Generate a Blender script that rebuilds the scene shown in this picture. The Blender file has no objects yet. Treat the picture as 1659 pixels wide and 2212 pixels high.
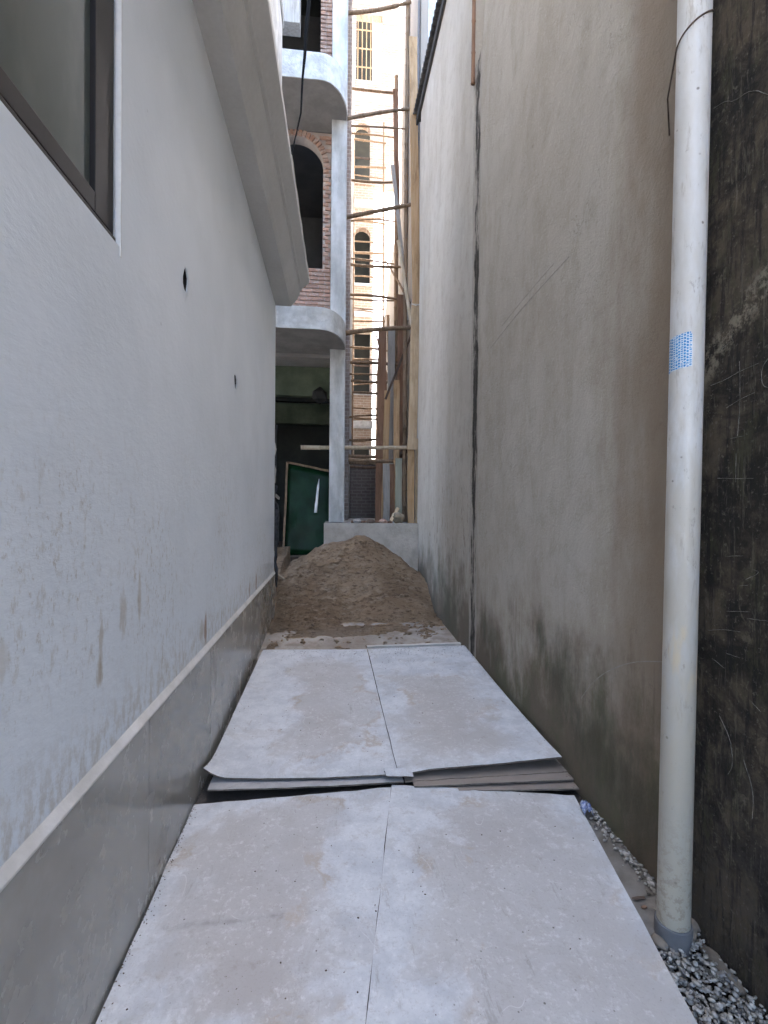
import bpy, bmesh, math, random
from mathutils import Vector, Matrix
random.seed(11)
S = bpy.context.scene
COL = S.collection
R = math.radians

# ------------------------------------------------------------------ camera, sky, sun, exposure
YAW, PITCH, ROLL = R(6.25), R(-0.5), R(0.5)
fwd = Vector((math.sin(YAW)*math.cos(PITCH), math.cos(YAW)*math.cos(PITCH), math.sin(PITCH)))
rgt = Vector((math.cos(YAW), -math.sin(YAW), 0)); upv = rgt.cross(fwd)
cr = math.cos(ROLL)*rgt + math.sin(ROLL)*upv
cu = -math.sin(ROLL)*rgt + math.cos(ROLL)*upv
cd = bpy.data.cameras.new('camera'); cam = bpy.data.objects.new('camera', cd); COL.objects.link(cam)
cam.matrix_world = Matrix(((cr.x, cu.x, -fwd.x, 0), (cr.y, cu.y, -fwd.y, 0), (cr.z, cu.z, -fwd.z, 1.5), (0, 0, 0, 1)))
cd.sensor_fit = 'VERTICAL'; cd.sensor_height = 36; cd.lens = 36*1050/2212
cd.clip_start = 0.03; cd.clip_end = 2000
S.camera = cam

SUN_EL, SUN_AZ = R(52), R(40)            # azimuth clockwise from +Y: ahead of the camera, to the right
w = bpy.data.worlds.new('World'); S.world = w; w.use_nodes = True
nt = w.node_tree
sky = nt.nodes.new('ShaderNodeTexSky'); sky.sky_type = 'NISHITA'; sky.sun_disc = False
sky.sun_elevation = SUN_EL; sky.sun_rotation = SUN_AZ
sky.air_density = 1.0; sky.dust_density = 5.0; sky.ozone_density = 0.9
bg = nt.nodes['Background']; bg.inputs['Strength'].default_value = 0.14
nt.links.new(sky.outputs[0], bg.inputs[0])
sl = bpy.data.lights.new('sun', 'SUN'); sl.energy = 3.0; sl.angle = R(0.6); sl.color = (1, .95, .86)
so = bpy.data.objects.new('sun', sl); COL.objects.link(so); so.location = (4, 6, 30)
sd = Vector((math.sin(SUN_AZ)*math.cos(SUN_EL), math.cos(SUN_AZ)*math.cos(SUN_EL), math.sin(SUN_EL)))
so.rotation_euler = sd.to_track_quat('Z', 'Y').to_euler()
S.view_settings.view_transform = 'Standard'; S.view_settings.look = 'None'
S.view_settings.gamma = 1.0; S.view_settings.use_curve_mapping = False
S.view_settings.exposure = 3.66
S.render.engine = 'CYCLES'
S.cycles.use_denoising = True
S.cycles.use_adaptive_sampling = True; S.cycles.adaptive_threshold = 0.03
S.cycles.max_bounces = 8; S.cycles.diffuse_bounces = 6; S.cycles.glossy_bounces = 3
S.cycles.caustics_reflective = False; S.cycles.caustics_refractive = False

# ------------------------------------------------------------------ material helper
class Mat:
    def __init__(s, name, rough=.85, spec=.3):
        s.m = bpy.data.materials.new(name); s.m.use_nodes = True
        s.nt = s.m.node_tree; s.b = s.nt.nodes['Principled BSDF']
        s.b.inputs['Roughness'].default_value = rough
        s.b.inputs['Specular IOR Level'].default_value = spec
    def n(s, t, **k):
        x = s.nt.nodes.new(t)
        for a, v in k.items(): setattr(x, a, v)
        return x
    def put(s, sock, v):
        if hasattr(v, 'is_linked') or isinstance(v, bpy.types.NodeSocket): s.nt.links.new(v, sock)
        elif v is not None:
            if sock.type == 'RGBA' and len(v) == 3: v = (*v, 1)
            sock.default_value = v
    def pos(s): return s.n('ShaderNodeNewGeometry').outputs['Position']
    def obj(s, rnd=False):
        o = s.n('ShaderNodeTexCoord').outputs['Object']
        if rnd:
            r = s.n('ShaderNodeObjectInfo').outputs['Random']
            a = s.n('ShaderNodeVectorMath', operation='ADD'); s.put(a.inputs[0], o)
            c = s.n('ShaderNodeCombineXYZ')
            for i, f in enumerate((37., 17., 51.)): s.put(c.inputs[i], s.math('MULTIPLY', r, f))
            s.put(a.inputs[1], c.outputs[0]); return a.outputs[0]
        return o
    def rnd(s): return s.n('ShaderNodeObjectInfo').outputs['Random']
    def sc(s, v, k):
        x = s.n('ShaderNodeVectorMath', operation='MULTIPLY'); s.put(x.inputs[0], v); s.put(x.inputs[1], k); return x.outputs[0]
    def xyz(s, v):
        x = s.n('ShaderNodeSeparateXYZ'); s.put(x.inputs[0], v); return x.outputs
    def noise(s, v, scale=5, detail=5, rough=.55, dist=0.):
        x = s.n('ShaderNodeTexNoise'); s.put(x.inputs['Vector'], v)
        x.inputs['Scale'].default_value = scale; x.inputs['Detail'].default_value = detail
        x.inputs['Roughness'].default_value = rough; x.inputs['Distortion'].default_value = dist
        return x.outputs['Fac']
    def vor(s, v, scale=10, feat='F1', out='Distance'):
        x = s.n('ShaderNodeTexVoronoi', feature=feat); s.put(x.inputs['Vector'], v); x.inputs['Scale'].default_value = scale
        return x.outputs[out]
    def math(s, op, a, b=None, c=None, clamp=False):
        x = s.n('ShaderNodeMath', operation=op, use_clamp=clamp)
        for i, q in enumerate((a, b, c)):
            if q is not None: s.put(x.inputs[i], q)
        return x.outputs[0]
    def mul(s, *a):
        r = a[0]
        for q in a[1:]: r = s.math('MULTIPLY', r, q)
        return r
    def rng(s, v, a, b, c=0., d=1.):
        x = s.n('ShaderNodeMapRange', interpolation_type='SMOOTHSTEP'); s.put(x.inputs[0], v)
        for i, q in enumerate((a, b, c, d)): s.put(x.inputs[i+1], q)
        return x.outputs[0]
    def mix(s, f, a, b, blend='MIX'):
        x = s.n('ShaderNodeMix', data_type='RGBA', blend_type=blend)
        s.put(x.inputs[0], f); s.put(x.inputs[6], a); s.put(x.inputs[7], b); return x.outputs[2]
    def ramp(s, f, stops):
        x = s.n('ShaderNodeValToRGB'); e = x.color_ramp.elements
        while len(e) < len(stops): e.new(.5)
        for q, (p, c) in zip(e, stops): q.position = p; q.color = (*c, 1)
        s.put(x.inputs[0], f); return x.outputs[0]
    def col(s, c): s.put(s.b.inputs['Base Color'], c); return s
    def rough(s, r): s.put(s.b.inputs['Roughness'], r); return s
    def bump(s, h, strength=.4, dist=.01):
        x = s.n('ShaderNodeBump'); x.inputs['Strength'].default_value = strength; x.inputs['Distance'].default_value = dist
        s.put(x.inputs['Height'], h); s.put(s.b.inputs['Normal'], x.outputs[0]); return s

def mottled(name, c1, c2, scale=4, rough=.85, bump=.3, bscale=60, bdist=.004, spec=.25, grain=None, rnd=True):
    m = Mat(name, rough, spec); p = m.obj(rnd)
    if grain: p2 = m.sc(p, grain)
    else: p2 = p
    f = m.noise(p2, scale, 6, .6)
    c = m.mix(m.rng(f, .3, .7), c1, c2)
    c = m.mix(m.math('MULTIPLY', m.noise(p, bscale*.7, 3), .35), c, m.mix(1., c, (.45, .45, .45), 'MULTIPLY'))
    m.col(c); m.bump(m.noise(p2, bscale, 4), bump, bdist)
    return m.m

# left house painted plaster with drips of dirt
def mat_left_wall():
    m = Mat('painted_plaster', .72, .3); P = m.pos(); x, y, z = m.xyz(P)
    big = m.noise(P, .9, 3); c = m.mix(m.rng(big, .3, .7), (.755, .80, .845), (.70, .745, .785))
    mid = m.noise(P, 2.3, 4, .6)
    c = m.mix(m.math('MULTIPLY', m.rng(mid, .45, .75), .5), c, (.66, .705, .74))
    # brown vertical smudges, mostly low down
    st = m.noise(m.sc(P, (1, 1.9, 1.0)), 13., 6, .74)
    patch = m.rng(m.noise(P, 1.7, 2), .36, .62)
    zone = m.mul(m.rng(z, .70, .86), m.rng(z, 2.15, 1.25))
    c = m.mix(m.mul(m.rng(st, .52, .68), patch, zone, .5), c, (.44, .40, .325))
    st2 = m.noise(m.sc(P, (1, 1.8, 1.0)), 33.0, 4, .75)
    c = m.mix(m.mul(m.rng(st2, .56, .70), patch, zone, .6), c, (.36, .305, .24))
    # dirt just above the skirting and rusty drips
    low = m.mul(m.rng(z, .98, .74), m.rng(st, .42, .62))
    c = m.mix(m.math('MULTIPLY', low, .5), c, (.40, .35, .27))
    wob = m.math('MULTIPLY', m.math('SUBTRACT', m.noise(m.sc(P, (1, 3, 1)), 22, 3), .5), 2.2)
    for yy, zz, wy, wz, k in ((2.78, .82, .035, .10, .95), (2.70, .83, .06, .06, .5), (4.62, .80, .05, .10, .8), (4.25, .79, .04, .08, .7), (1.84, 1.17, .018, .10, .55), (1.70, 1.14, .03, .09, .5), (1.545, 1.07, .016, .12, .55), (1.535, 1.0, .022, .05, .65), (1.1, 1.17, .03, .05, .35)):
        d = m.math('ADD', m.math('POWER', m.math('DIVIDE', m.math('SUBTRACT', y, yy), wy), 2.), m.math('POWER', m.math('DIVIDE', m.math('SUBTRACT', z, zz), wz), 2.))
        d = m.math('ADD', d, wob)
        c = m.mix(m.math('MULTIPLY', m.rng(d, 1.2, .1), k*.85), c, (.27, .155, .085) if zz < .9 and k > .6 else (.36, .29, .19))
    sp = m.rng(m.vor(m.sc(P, (1, 1, .6)), 9.), .055, .03)
    c = m.mix(m.mul(sp, m.rng(mid, .5, .6), .6), c, (.12, .12, .11))
    m.col(c)
    h = m.math('ADD', m.math('MULTIPLY', mid, 2.2), m.math('MULTIPLY', m.noise(m.sc(P, (1, .6, 1.2)), 38, 4, .7), .45))
    m.bump(h, .34, .012); m.rough(m.rng(big, .3, .7, .62, .8)); return m.m

def wall_base(m, P, ca, cb, cc):
    c = m.mix(m.rng(m.noise(P, .8, 4, .6, .4), .34, .66), ca, cb)
    c = m.mix(m.math('MULTIPLY', m.rng(m.noise(m.sc(P, (1, 1.6, .45)), 2.0, 5, .65, .3), .42, .70), .8), c, cc)
    c = m.mix(m.math('MULTIPLY', m.rng(m.noise(P, 7, 5, .7), .46, .72), .45), c, (cc[0]*.86, cc[1]*.83, cc[2]*.8))
    c = m.mix(m.math('MULTIPLY', m.rng(m.noise(P, 34, 3, .7), .52, .74), .4), c, (ca[0]*1.15, ca[1]*1.15, ca[2]*1.15))
    return c

def trowel(m, P):
    r = m.n('ShaderNodeVectorRotate', rotation_type='X_AXIS'); m.put(r.inputs['Vector'], P); r.inputs['Angle'].default_value = .75
    return m.noise(m.sc(r.outputs[0], (1, .6, 1.5)), 2.6, 5, .62, .9)

def mat_right_wall():
    m = Mat('weathered_cement_plaster', .88, .2); P = m.pos(); x, y, z = m.xyz(P)
    c = wall_base(m, P, (.475, .448, .395), (.435, .40, .345), (.385, .345, .288))
    # brown water staining that grows towards the downpipe
    n1 = m.noise(m.sc(P, (1, 1.8, .5)), 2.2, 5, .65)
    f = m.math('ADD', m.rng(y, 2.75, 1.66), m.math('MULTIPLY', m.math('SUBTRACT', n1, .5), 1.0))
    c = m.mix(m.math('MULTIPLY', m.rng(f, .28, 1.0), .7), c, (.225, .16, .106))
    # rising damp with moss
    n2 = m.noise(P, 2.1, 5, .65); n3 = m.noise(m.sc(P, (1, 1.5, .9)), 2.6, 6, .68)
    dev = m.math('MULTIPLY', m.math('SUBTRACT', n3, .5), 1.7)
    d = m.math('SUBTRACT', m.math('ADD', z, dev), m.rng(y, 5.5, 1.6, .10, .30))
    c = m.mix(m.math('MULTIPLY', m.rng(d, .85, .30), .45), c, (.27, .22, .17))
    c = m.mix(m.math('MULTIPLY', m.rng(d, .52, -.05), .88), c, m.mix(m.rng(n2, .42, .62), (.145, .115, .085), (.108, .106, .062)))
    # black mould plumes
    wob = m.math('MULTIPLY', m.math('SUBTRACT', m.noise(m.sc(P, (1, 2.2, .8)), 6, 6, .7), .5), 3.4)
    for yy, zz, wy, wz in ((2.62, .56, .24, .26), (2.93, .70, .07, .17), (2.25, .32, .33, .22), (3.9, .45, .25, .2), (1.95, .22, .2, .2)):
        q = m.math('ADD', m.math('POWER', m.math('DIVIDE', m.math('SUBTRACT', y, yy), wy), 2.), m.math('POWER', m.math('DIVIDE', m.math('SUBTRACT', z, zz), wz), 2.))
        c = m.mix(m.math('MULTIPLY', m.rng(m.math('ADD', q, wob), 1.6, -.6), .66), c, (.075, .076, .054))
    drip = m.noise(m.sc(P, (1, 9, .55)), 2.6, 5, .72)
    c = m.mix(m.mul(m.rng(drip, .57, .64), m.rng(z, 1.5, .5), m.rng(n2, .40, .60), .45), c, (.15, .125, .095))
    sp = m.rng(m.vor(m.sc(P, (1, 1, .5)), 13.), .06, .02)
    c = m.mix(m.mul(sp, m.rng(n2, .5, .62), .6), c, (.50, .48, .44))
    pit = m.rng(m.vor(P, 31.), .09, .04)
    c = m.mix(m.mul(pit, m.rng(n3, .48, .60), .55), c, (.14, .12, .10))
    crk = m.vor(m.sc(P, (1, 1, .8)), 1.1, 'DISTANCE_TO_EDGE') if False else m.math('ABSOLUTE', m.math('SUBTRACT', m.noise(P, 1.3, 6, .62, .6), .5))
    c = m.mix(m.mul(m.rng(crk, .0028, .0), m.rng(n2, .46, .56), .4), c, (.16, .14, .115))
    m.col(c)
    h = m.math('ADD', m.math('MULTIPLY', trowel(m, P), 1.5), m.math('MULTIPLY', m.noise(P, 60, 5, .75), .9))
    m.bump(h, .6, .014); return m.m

def mat_right_wall_far():
    m = Mat('pale_cement_plaster', .88, .2); P = m.pos(); x, y, z = m.xyz(P)
    c = wall_base(m, P, (.50, .475, .425), (.455, .42, .365), (.395, .355, .30))
    n3 = m.noise(m.sc(P, (1, 1.6, .9)), 2.8, 6, .68)
    d = m.math('ADD', z, m.math('MULTIPLY', m.math('SUBTRACT', n3, .5), 1.7))
    c = m.mix(m.math('MULTIPLY', m.rng(d, 1.10, .30), .8), c, m.mix(m.rng(m.noise(P, 2.5, 4), .4, .62), (.145, .118, .09), (.098, .098, .068)))
    sm = m.noise(m.sc(P, (1, 4, 1.5)), 4.2, 5, .68)
    c = m.mix(m.mul(m.rng(sm, .56, .70), m.rng(z, 2.9, 1.4), .6), c, (.17, .13, .105))
    m.col(c); m.bump(m.math('ADD', m.math('MULTIPLY', trowel(m, P), 1.4), m.math('MULTIPLY', m.noise(P, 80, 3, .7), .4)), .45, .013); return m.m

def mat_mould_wall():
    m = Mat('mouldy_old_cement', .9, .2); P = m.pos(); x, y, z = m.xyz(P)
    a = m.noise(P, 4.2, 6, .72, .3)
    c = m.mix(m.rng(a, .40, .60), (.021, .019, .016), (.082, .066, .048))
    c = m.mix(m.math('MULTIPLY', m.rng(m.noise(m.sc(P, (1, 1.8, .8)), 5.5, 6, .75), .52, .64), .7), c, (.054, .053, .031))
    c = m.mix(m.math('MULTIPLY', m.rng(m.noise(m.sc(P, (1, 1, .7)), 9.3, 6, .75, .6), .57, .68), .6), c, (.15, .13, .10))
    c = m.mix(m.math('MULTIPLY', m.rng(m.noise(m.sc(P, (1, 7, .7)), 5, 6, .75), .50, .62), .75), c, (.016, .015, .015))
    c = m.mix(m.math('MULTIPLY', m.rng(m.noise(m.sc(P, (1, 9, .9)), 7, 5, .75), .56, .66), .5), c, (.13, .115, .092))
    diag = m.math('ADD', m.math('MULTIPLY', y, .85), z)
    fine = m.noise(P, 17, 5, .78)
    band = m.mul(m.rng(fine, .45, .60), m.rng(m.math('ABSOLUTE', m.math('SUBTRACT', m.math('ADD', diag, m.math('MULTIPLY', a, .25)), 3.50)), .11, .02))
    c = m.mix(m.math('MULTIPLY', band, .8), c, (.24, .215, .165))
    c = m.mix(m.mul(m.rng(z, .85, .1), m.rng(fine, .40, .62), .55), c, (.072, .064, .058))
    c = m.mix(m.mul(m.rng(m.noise(P, 60, 3, .7), .58, .72), .5), c, (.16, .145, .12))
    m.col(c); m.bump(m.math('ADD', m.noise(P, 14, 5, .7), m.math('MULTIPLY', fine, .8)), .7, .012); return m.m

def mat_board(name, tone=1., brown=0., cx=0., cy=0., hx=.40, hy=.86, crease=None):
    """pale cement board: whitish lime rim, dusty beige middle"""
    m = Mat(name, .8, .25); L = m.obj(); O = m.obj(True); x, y, z = m.xyz(L)
    t = lambda *c: tuple(q*tone for q in c)
    n1 = m.noise(O, 2.0, 6, .66, .35); n2 = m.noise(O, 5.5, 6, .72); fine = m.noise(O, 42, 4, .75)
    ex = m.math('SUBTRACT', 1., m.math('ABSOLUTE', m.math('DIVIDE', m.math('SUBTRACT', x, cx), hx)))
    ey = m.math('MULTIPLY', m.math('SUBTRACT', 1., m.math('ABSOLUTE', m.math('DIVIDE', m.math('SUBTRACT', y, cy), hy))), 2.)
    d = m.math('ADD', m.math('MINIMUM', ex, ey), m.math('MULTIPLY', m.math('SUBTRACT', n1, .5), 2.6))
    d = m.math('ADD', d, m.math('MULTIPLY', m.math('SUBTRACT', n2, .5), .55))
    rim = m.mix(m.rng(n2, .36, .64), t(.57, .585, .60), t(.455, .475, .50))
    mid = m.mix(m.rng(n1, .35, .65), t(.395, .372, .35), t(.445, .434, .422))
    c = m.mix(m.math('MULTIPLY', m.rng(d, -.05, .55), .88), rim, mid)
    n5 = m.noise(O, 3.1, 6, .75, .8)
    c = m.mix(m.mul(m.rng(n5, .54, .59), .28), c, t(.38, .355, .33))
    scf = m.noise(m.sc(O, (6, 1.2, 1)), 4., 5, .75)
    c = m.mix(m.mul(m.rng(scf, .58, .68), m.rng(n1, .42, .58), .45), c, t(.26, .235, .21))
    ring = m.mul(m.rng(m.math('ABSOLUTE', m.math('SUBTRACT', d, .26)), .16, .0), m.rng(m.noise(O, 2.7, 2), .50, .62), .5)
    c = m.mix(ring, c, t(.36, .275, .19))
    c = m.mix(m.mul(m.rng(fine, .50, .72), m.rng(n2, .62, .44), .55), c, t(.68, .685, .69))
    c = m.mix(m.mul(m.rng(m.noise(O, 17, 5, .8), .56, .72), .45), c, t(.30, .27, .24))
    c = m.mix(m.mul(m.rng(m.noise(O, 110, 2, .6), .55, .72), .3), c, t(.30, .28, .26))
    sp = m.rng(m.vor(O, 15.), .075, .03)
    c = m.mix(m.mul(sp, m.rng(n1, .47, .55), .85), c, (.10, .085, .07))
    sp = m.rng(m.vor(O, 44.), .11, .05)
    c = m.mix(m.mul(sp, m.rng(n2, .50, .58), .7), c, (.16, .135, .11))
    scr = m.math('ABSOLUTE', m.math('SUBTRACT', m.noise(m.sc(O, (1, .35, 1)), 3.1, 2, .4, 1.2), .5))
    c = m.mix(m.mul(m.rng(scr, .003, .0), m.rng(n2, .50, .58), .45), c, t(.70, .70, .70))
    if crease is not None:
        q = m.math('ABSOLUTE', m.math('SUBTRACT', m.math('ADD', y, m.math('MULTIPLY', n1, .10)), crease+.05))
        c = m.mix(m.mul(m.rng(q, .022, .0), m.rng(n2, .44, .6), .42), c, (.20, .185, .18))
    if brown: c = m.mix(brown, c, (.21, .165, .13))
    m.col(c); m.bump(m.math('ADD', m.math('MULTIPLY', fine, .8), m.math('MULTIPLY', n2, 1.)), .3, .006); return m.m

def mat_ground():
    m = Mat('rough_concrete', .9, .2); P = m.pos(); x, y, z = m.xyz(P)
    c = m.mix(m.rng(m.noise(P, 1.6, 6, .6), .35, .65), (.40, .36, .315), (.30, .26, .22))
    c = m.mix(m.mul(m.rng(m.noise(P, 5, 6, .7), .45, .62), .7), c, (.24, .19, .15))
    c = m.mix(m.mul(m.rng(m.noise(P, 28, 4, .7), .58, .7), .6), c, (.15, .12, .10))
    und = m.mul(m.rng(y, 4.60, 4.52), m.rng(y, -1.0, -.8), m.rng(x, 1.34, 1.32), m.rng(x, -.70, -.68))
    c = m.mix(m.math('MULTIPLY', und, .93), c, (.045, .04, .036))          # soil under the boards, painted near-black as shade in the gaps
    m.col(c); m.bump(m.noise(P, 40, 5, .7), .5, .012); return m.m

def mat_sand():
    m = Mat('damp_building_sand', .95, .12); P = m.pos(); x, y, z = m.xyz(P)
    c = m.mix(m.rng(m.noise(P, 1.7, 5, .6), .35, .65), (.44, .315, .205), (.31, .215, .135))
    c = m.mix(m.mul(m.rng(m.noise(m.sc(P, (.7, 1, 1.6)), 8, 6, .75), .48, .66), .75), c, (.50, .39, .28))
    c = m.mix(m.mul(m.rng(m.noise(m.sc(P, (.6, 1, 1.4)), 19, 5, .75), .50, .64), .8), c, (.16, .11, .075))
    c = m.mix(m.mul(m.rng(y, 5.9, 5.0), m.rng(m.noise(P, 3, 5), .35, .6), .6), c, (.42, .35, .29))
    m.col(c)
    h = m.math('ADD', m.noise(m.sc(P, (.6, 1, 1)), 16, 6, .78), m.math('MULTIPLY', m.noise(P, 90, 3, .7), .5))
    m.bump(h, 1., .09); return m.m

def mat_tile():
    m = Mat('polished_porcelain_tile', .2, .6); P = m.pos(); O = m.obj(True)
    r = m.rnd()
    c = m.mix(r, (.285, .272, .24), (.37, .355, .325))
    c = m.mix(m.mul(m.rng(m.noise(O, 2.4, 6, .65), .42, .68), .6), c, (.26, .24, .205))
    c = m.mix(m.mul(m.rng(m.noise(m.sc(P, (1, 1, .5)), 5, 6, .7), .52, .68), .22), c, (.38, .375, .36))
    c = m.mix(m.mul(m.rng(m.noise(P, 14, 5, .7), .63, .72), .4), c, (.13, .12, .11))
    m.col(c); m.rough(m.rng(m.noise(P, 6, 5, .65), .3, .7, .13, .34)); m.bump(m.noise(P, 5, 2), .04, .004); return m.m

def mat_brick_piece():
    m = Mat('raw_clay_brick', .92, .15); O = m.obj(True); r = m.rnd()
    c = m.ramp(r, [(0, (.34, .20, .15)), (.3, (.42, .27, .21)), (.6, (.31, .21, .17)), (.85, (.46, .34, .28)), (1, (.26, .16, .125))])
    c = m.mix(m.mul(m.rng(m.noise(O, 14, 5, .7), .48, .66), .7), c, (.47, .42, .38))
    m.col(c); m.bump(m.noise(O, 50, 4, .7), .5, .006); return m.m

def mat_brick_far(name, c1, c2, mortar, k=1.):
    m = Mat(name, .92, .15); P = m.pos(); x, y, z = m.xyz(P)
    cx = m.n('ShaderNodeCombineXYZ'); m.put(cx.inputs[0], m.math('ADD', x, y)); m.put(cx.inputs[1], z)
    b = m.n('ShaderNodeTexBrick'); m.put(b.inputs['Vector'], cx.outputs[0])
    m.put(b.inputs['Color1'], c1); m.put(b.inputs['Color2'], c2); m.put(b.inputs['Mortar'], mortar)
    b.inputs['Scale'].default_value = 1.; b.inputs['Brick Width'].default_value = .22*k; b.inputs['Row Height'].default_value = .08*k
    b.inputs['Mortar Size'].default_value = .012*k; b.inputs['Mortar Smooth'].default_value = .3
    c = m.mix(m.mul(m.rng(m.noise(P, 2.2, 6, .7), .45, .66), .7), b.outputs['Color'], mortar)
    c = m.mix(m.mul(m.rng(m.noise(P, 9, 5, .7), .52, .68), .5), c, (c1[0]*.6, c1[1]*.6, c1[2]*.6))
    m.col(c); m.bump(m.math('ADD', m.math('MULTIPLY', b.outputs['Fac'], -1.), m.noise(P, 30, 4)), .5, .012); return m.m

def mat_joint():
    m = Mat('damp_joint_mortar', .9, .2); P = m.pos(); x, y, z = m.xyz(P)
    c = m.mix(m.noise(P, 12, 5), (.34, .31, .27), (.44, .405, .355))
    seg = m.rng(m.noise(m.sc(P, (1, 5, 1.0)), 1.9, 5, .72), .42, .53)
    ce = m.math('ABSOLUTE', m.math('SUBTRACT', m.math('ADD', y, m.math('MULTIPLY', m.math('SUBTRACT', m.noise(m.sc(P, (1, 1, .7)), 5, 4, .7), .5), .16)), 4.405))
    c = m.mix(m.mul(seg, m.rng(ce, .085, .045)), c, (.05, .046, .04))
    c = m.mix(m.rng(ce, .018, .0), c, (.09, .08, .068))
    m.col(c); m.bump(m.noise(P, 30, 5, .7), .8, .02); return m.m

def mat_pipe():
    m = Mat('white_pvc', .38, .45); P = m.pos(); x, y, z = m.xyz(P)
    c = m.mix(m.rng(z, 2.0, .3), (.60, .605, .60), (.385, .365, .31))
    c = m.mix(m.mul(m.rng(m.noise(m.sc(P, (2, 2, .6)), 4, 6, .7), .42, .62), m.rng(z, 3.0, .8, .4, 1.), .65), c, (.42, .385, .31))
    c = m.mix(m.mul(m.rng(m.noise(m.sc(P, (3, 3, .5)), 9, 5, .7), .56, .68), .6), c, (.32, .285, .24))
    c = m.mix(m.mul(m.rng(m.math('ABSOLUTE', m.math('SUBTRACT', z, 1.02)), .22, .02), m.rng(m.noise(m.sc(P, (2, 2, .5)), 8, 4), .48, .58), .6), c, (.55, .45, .28))
    sp = m.rng(m.vor(P, 17.), .11, .05)
    c = m.mix(m.mul(sp, m.rng(m.noise(P, 5, 2), .46, .54), .8), c, (.14, .12, .10))
    spl = m.noise(P, 38, 5, .75)
    c = m.mix(m.mul(m.rng(spl, .50, .58), m.rng(z, .55, .05), .75), c, (.27, .23, .18))
    sf = m.noise(m.sc(P, (1, 1, .45)), 26, 5, .75)
    c = m.mix(m.mul(m.rng(sf, .60, .68), .6), c, (.26, .235, .20))
    m.col(c); m.rough(m.rng(m.noise(P, 8, 4), .3, .7, .32, .55)); m.bump(m.noise(P, 35, 4, .7), .08, .003); return m.m

def mat_pipe_print():
    m = Mat('blue_pipe_print', .45, .4); P = m.pos()
    b = m.n('ShaderNodeTexBrick', offset=.37, squash=.7, squash_frequency=3)
    x, y, z = m.xyz(P)
    cx = m.n('ShaderNodeCombineXYZ'); m.put(cx.inputs[0], z); m.put(cx.inputs[1], m.math('SUBTRACT', x, m.math('MULTIPLY', y, 1.1)))
    m.put(b.inputs['Vector'], cx.outputs[0]); b.inputs['Scale'].default_value = 1.
    b.inputs['Brick Width'].default_value = .0105; b.inputs['Row Height'].default_value = .0125; b.inputs['Mortar Size'].default_value = .0013
    m.put(b.inputs['Color1'], (.03, .20, .46)); m.put(b.inputs['Color2'], (.05, .27, .55)); m.put(b.inputs['Mortar'], (.62, .70, .76))
    c = m.mix(m.rng(m.noise(P, 150, 3), .54, .66), b.outputs['Color'], (.58, .64, .70))
    m.col(c); return m.m

def mat_wood(name, c1, c2, dark=.5):
    m = Mat(name, .82, .2); O = m.obj(True); g = m.sc(O, (1, 1, .06))
    f = m.noise(g, 34, 5, .65, .4)
    c = m.mix(m.rng(f, .3, .7), c1, c2)
    c = m.mix(m.mul(m.rng(m.noise(m.sc(O, (1, 1, .25)), 6, 5, .7), .5, .7), dark), c, (c1[0]*.35, c1[1]*.33, c1[2]*.3))
    c = m.mix(m.math('MULTIPLY', m.rnd(), .35), c, (c1[0]*.6, c1[1]*.58, c1[2]*.56))
    m.col(c); m.bump(f, .5, .006); return m.m

MT = {}
MT['left_wall'] = mat_left_wall(); MT['right_wall'] = mat_right_wall(); MT['right_far'] = mat_right_wall_far(); MT['mould'] = mat_mould_wall()
MT['board'] = mat_board('cement_board'); MT['board_white'] = mat_board('cement_board_clean', 1.05, 0., 5., 5., .01, .01); MT['board_a'] = mat_board('cement_board_blotched', 1., 0., .0, .35, .36, .62, .27); MT['board_c'] = mat_board('cement_board_dusty', 1., 0., .12, -.05, .34, .80); MT['board_d'] = mat_board('cement_board_sandy', 1., 0., -.05, -.30, .42, .70); MT['board_b'] = mat_board('cement_board_stained', 1., 0., .16, .05, .42, .95); MT['board_under'] = mat_board('cement_board_under', .9, .35); MT['board_brown'] = mat_board('brown_board', .9, .85)
MT['board_edge'] = mottled('board_edge', (.20, .175, .15), (.10, .088, .075), 30, .95, .5, 120, .003)
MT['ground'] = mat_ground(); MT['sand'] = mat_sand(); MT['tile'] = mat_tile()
MT['brick'] = mat_brick_piece(); MT['mortar'] = mottled('lime_mortar', (.50, .45, .41), (.40, .35, .32), 6, bscale=50)
MT['brick_far'] = mat_brick_far('pale_brickwork', (.40, .30, .235), (.335, .25, .195), (.50, .445, .38))  # pale warm brick colour of the far facade
MT['brick_grey'] = mat_brick_far('grey_brickwork', (.30, .25, .23), (.25, .21, .195), (.36, .34, .325))
MT['brick_dark'] = mat_brick_far('dark_brickwork', (.17, .15, .14), (.14, .125, .12), (.22, .205, .195))
MT['joint'] = mat_joint(); MT['pipe'] = mat_pipe(); MT['print'] = mat_pipe_print()
MT['grey_pvc'] = mottled('grey_pvc', (.13, .135, .145), (.17, .17, .18), 8, .6, .1)
MT['wood_tan'] = mat_wood('tan_timber', (.40, .26, .14), (.56, .40, .24), .6)
MT['wood_pale'] = mat_wood('pale_timber', (.47, .35, .22), (.62, .50, .35), .5)
MT['wood_brown'] = mat_wood('red_brown_timber', (.20, .115, .075), (.30, .18, .12), .6)
MT['wood_dark'] = mat_wood('dark_timber', (.085, .062, .05), (.14, .105, .085), .5)
MT['wood_grey'] = mat_wood('grey_timber', (.30, .29, .27), (.40, .385, .36), .4)
MT['wood_green'] = mat_wood('pale_green_timber', (.33, .35, .28), (.42, .43, .35), .4)
MT['bamboo'] = mat_wood('bamboo', (.17, .12, .08), (.29, .21, .145), .7)
MT['bamboo_pale'] = mat_wood('pale_bamboo', (.44, .36, .26), (.55, .47, .36), .4)
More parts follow.
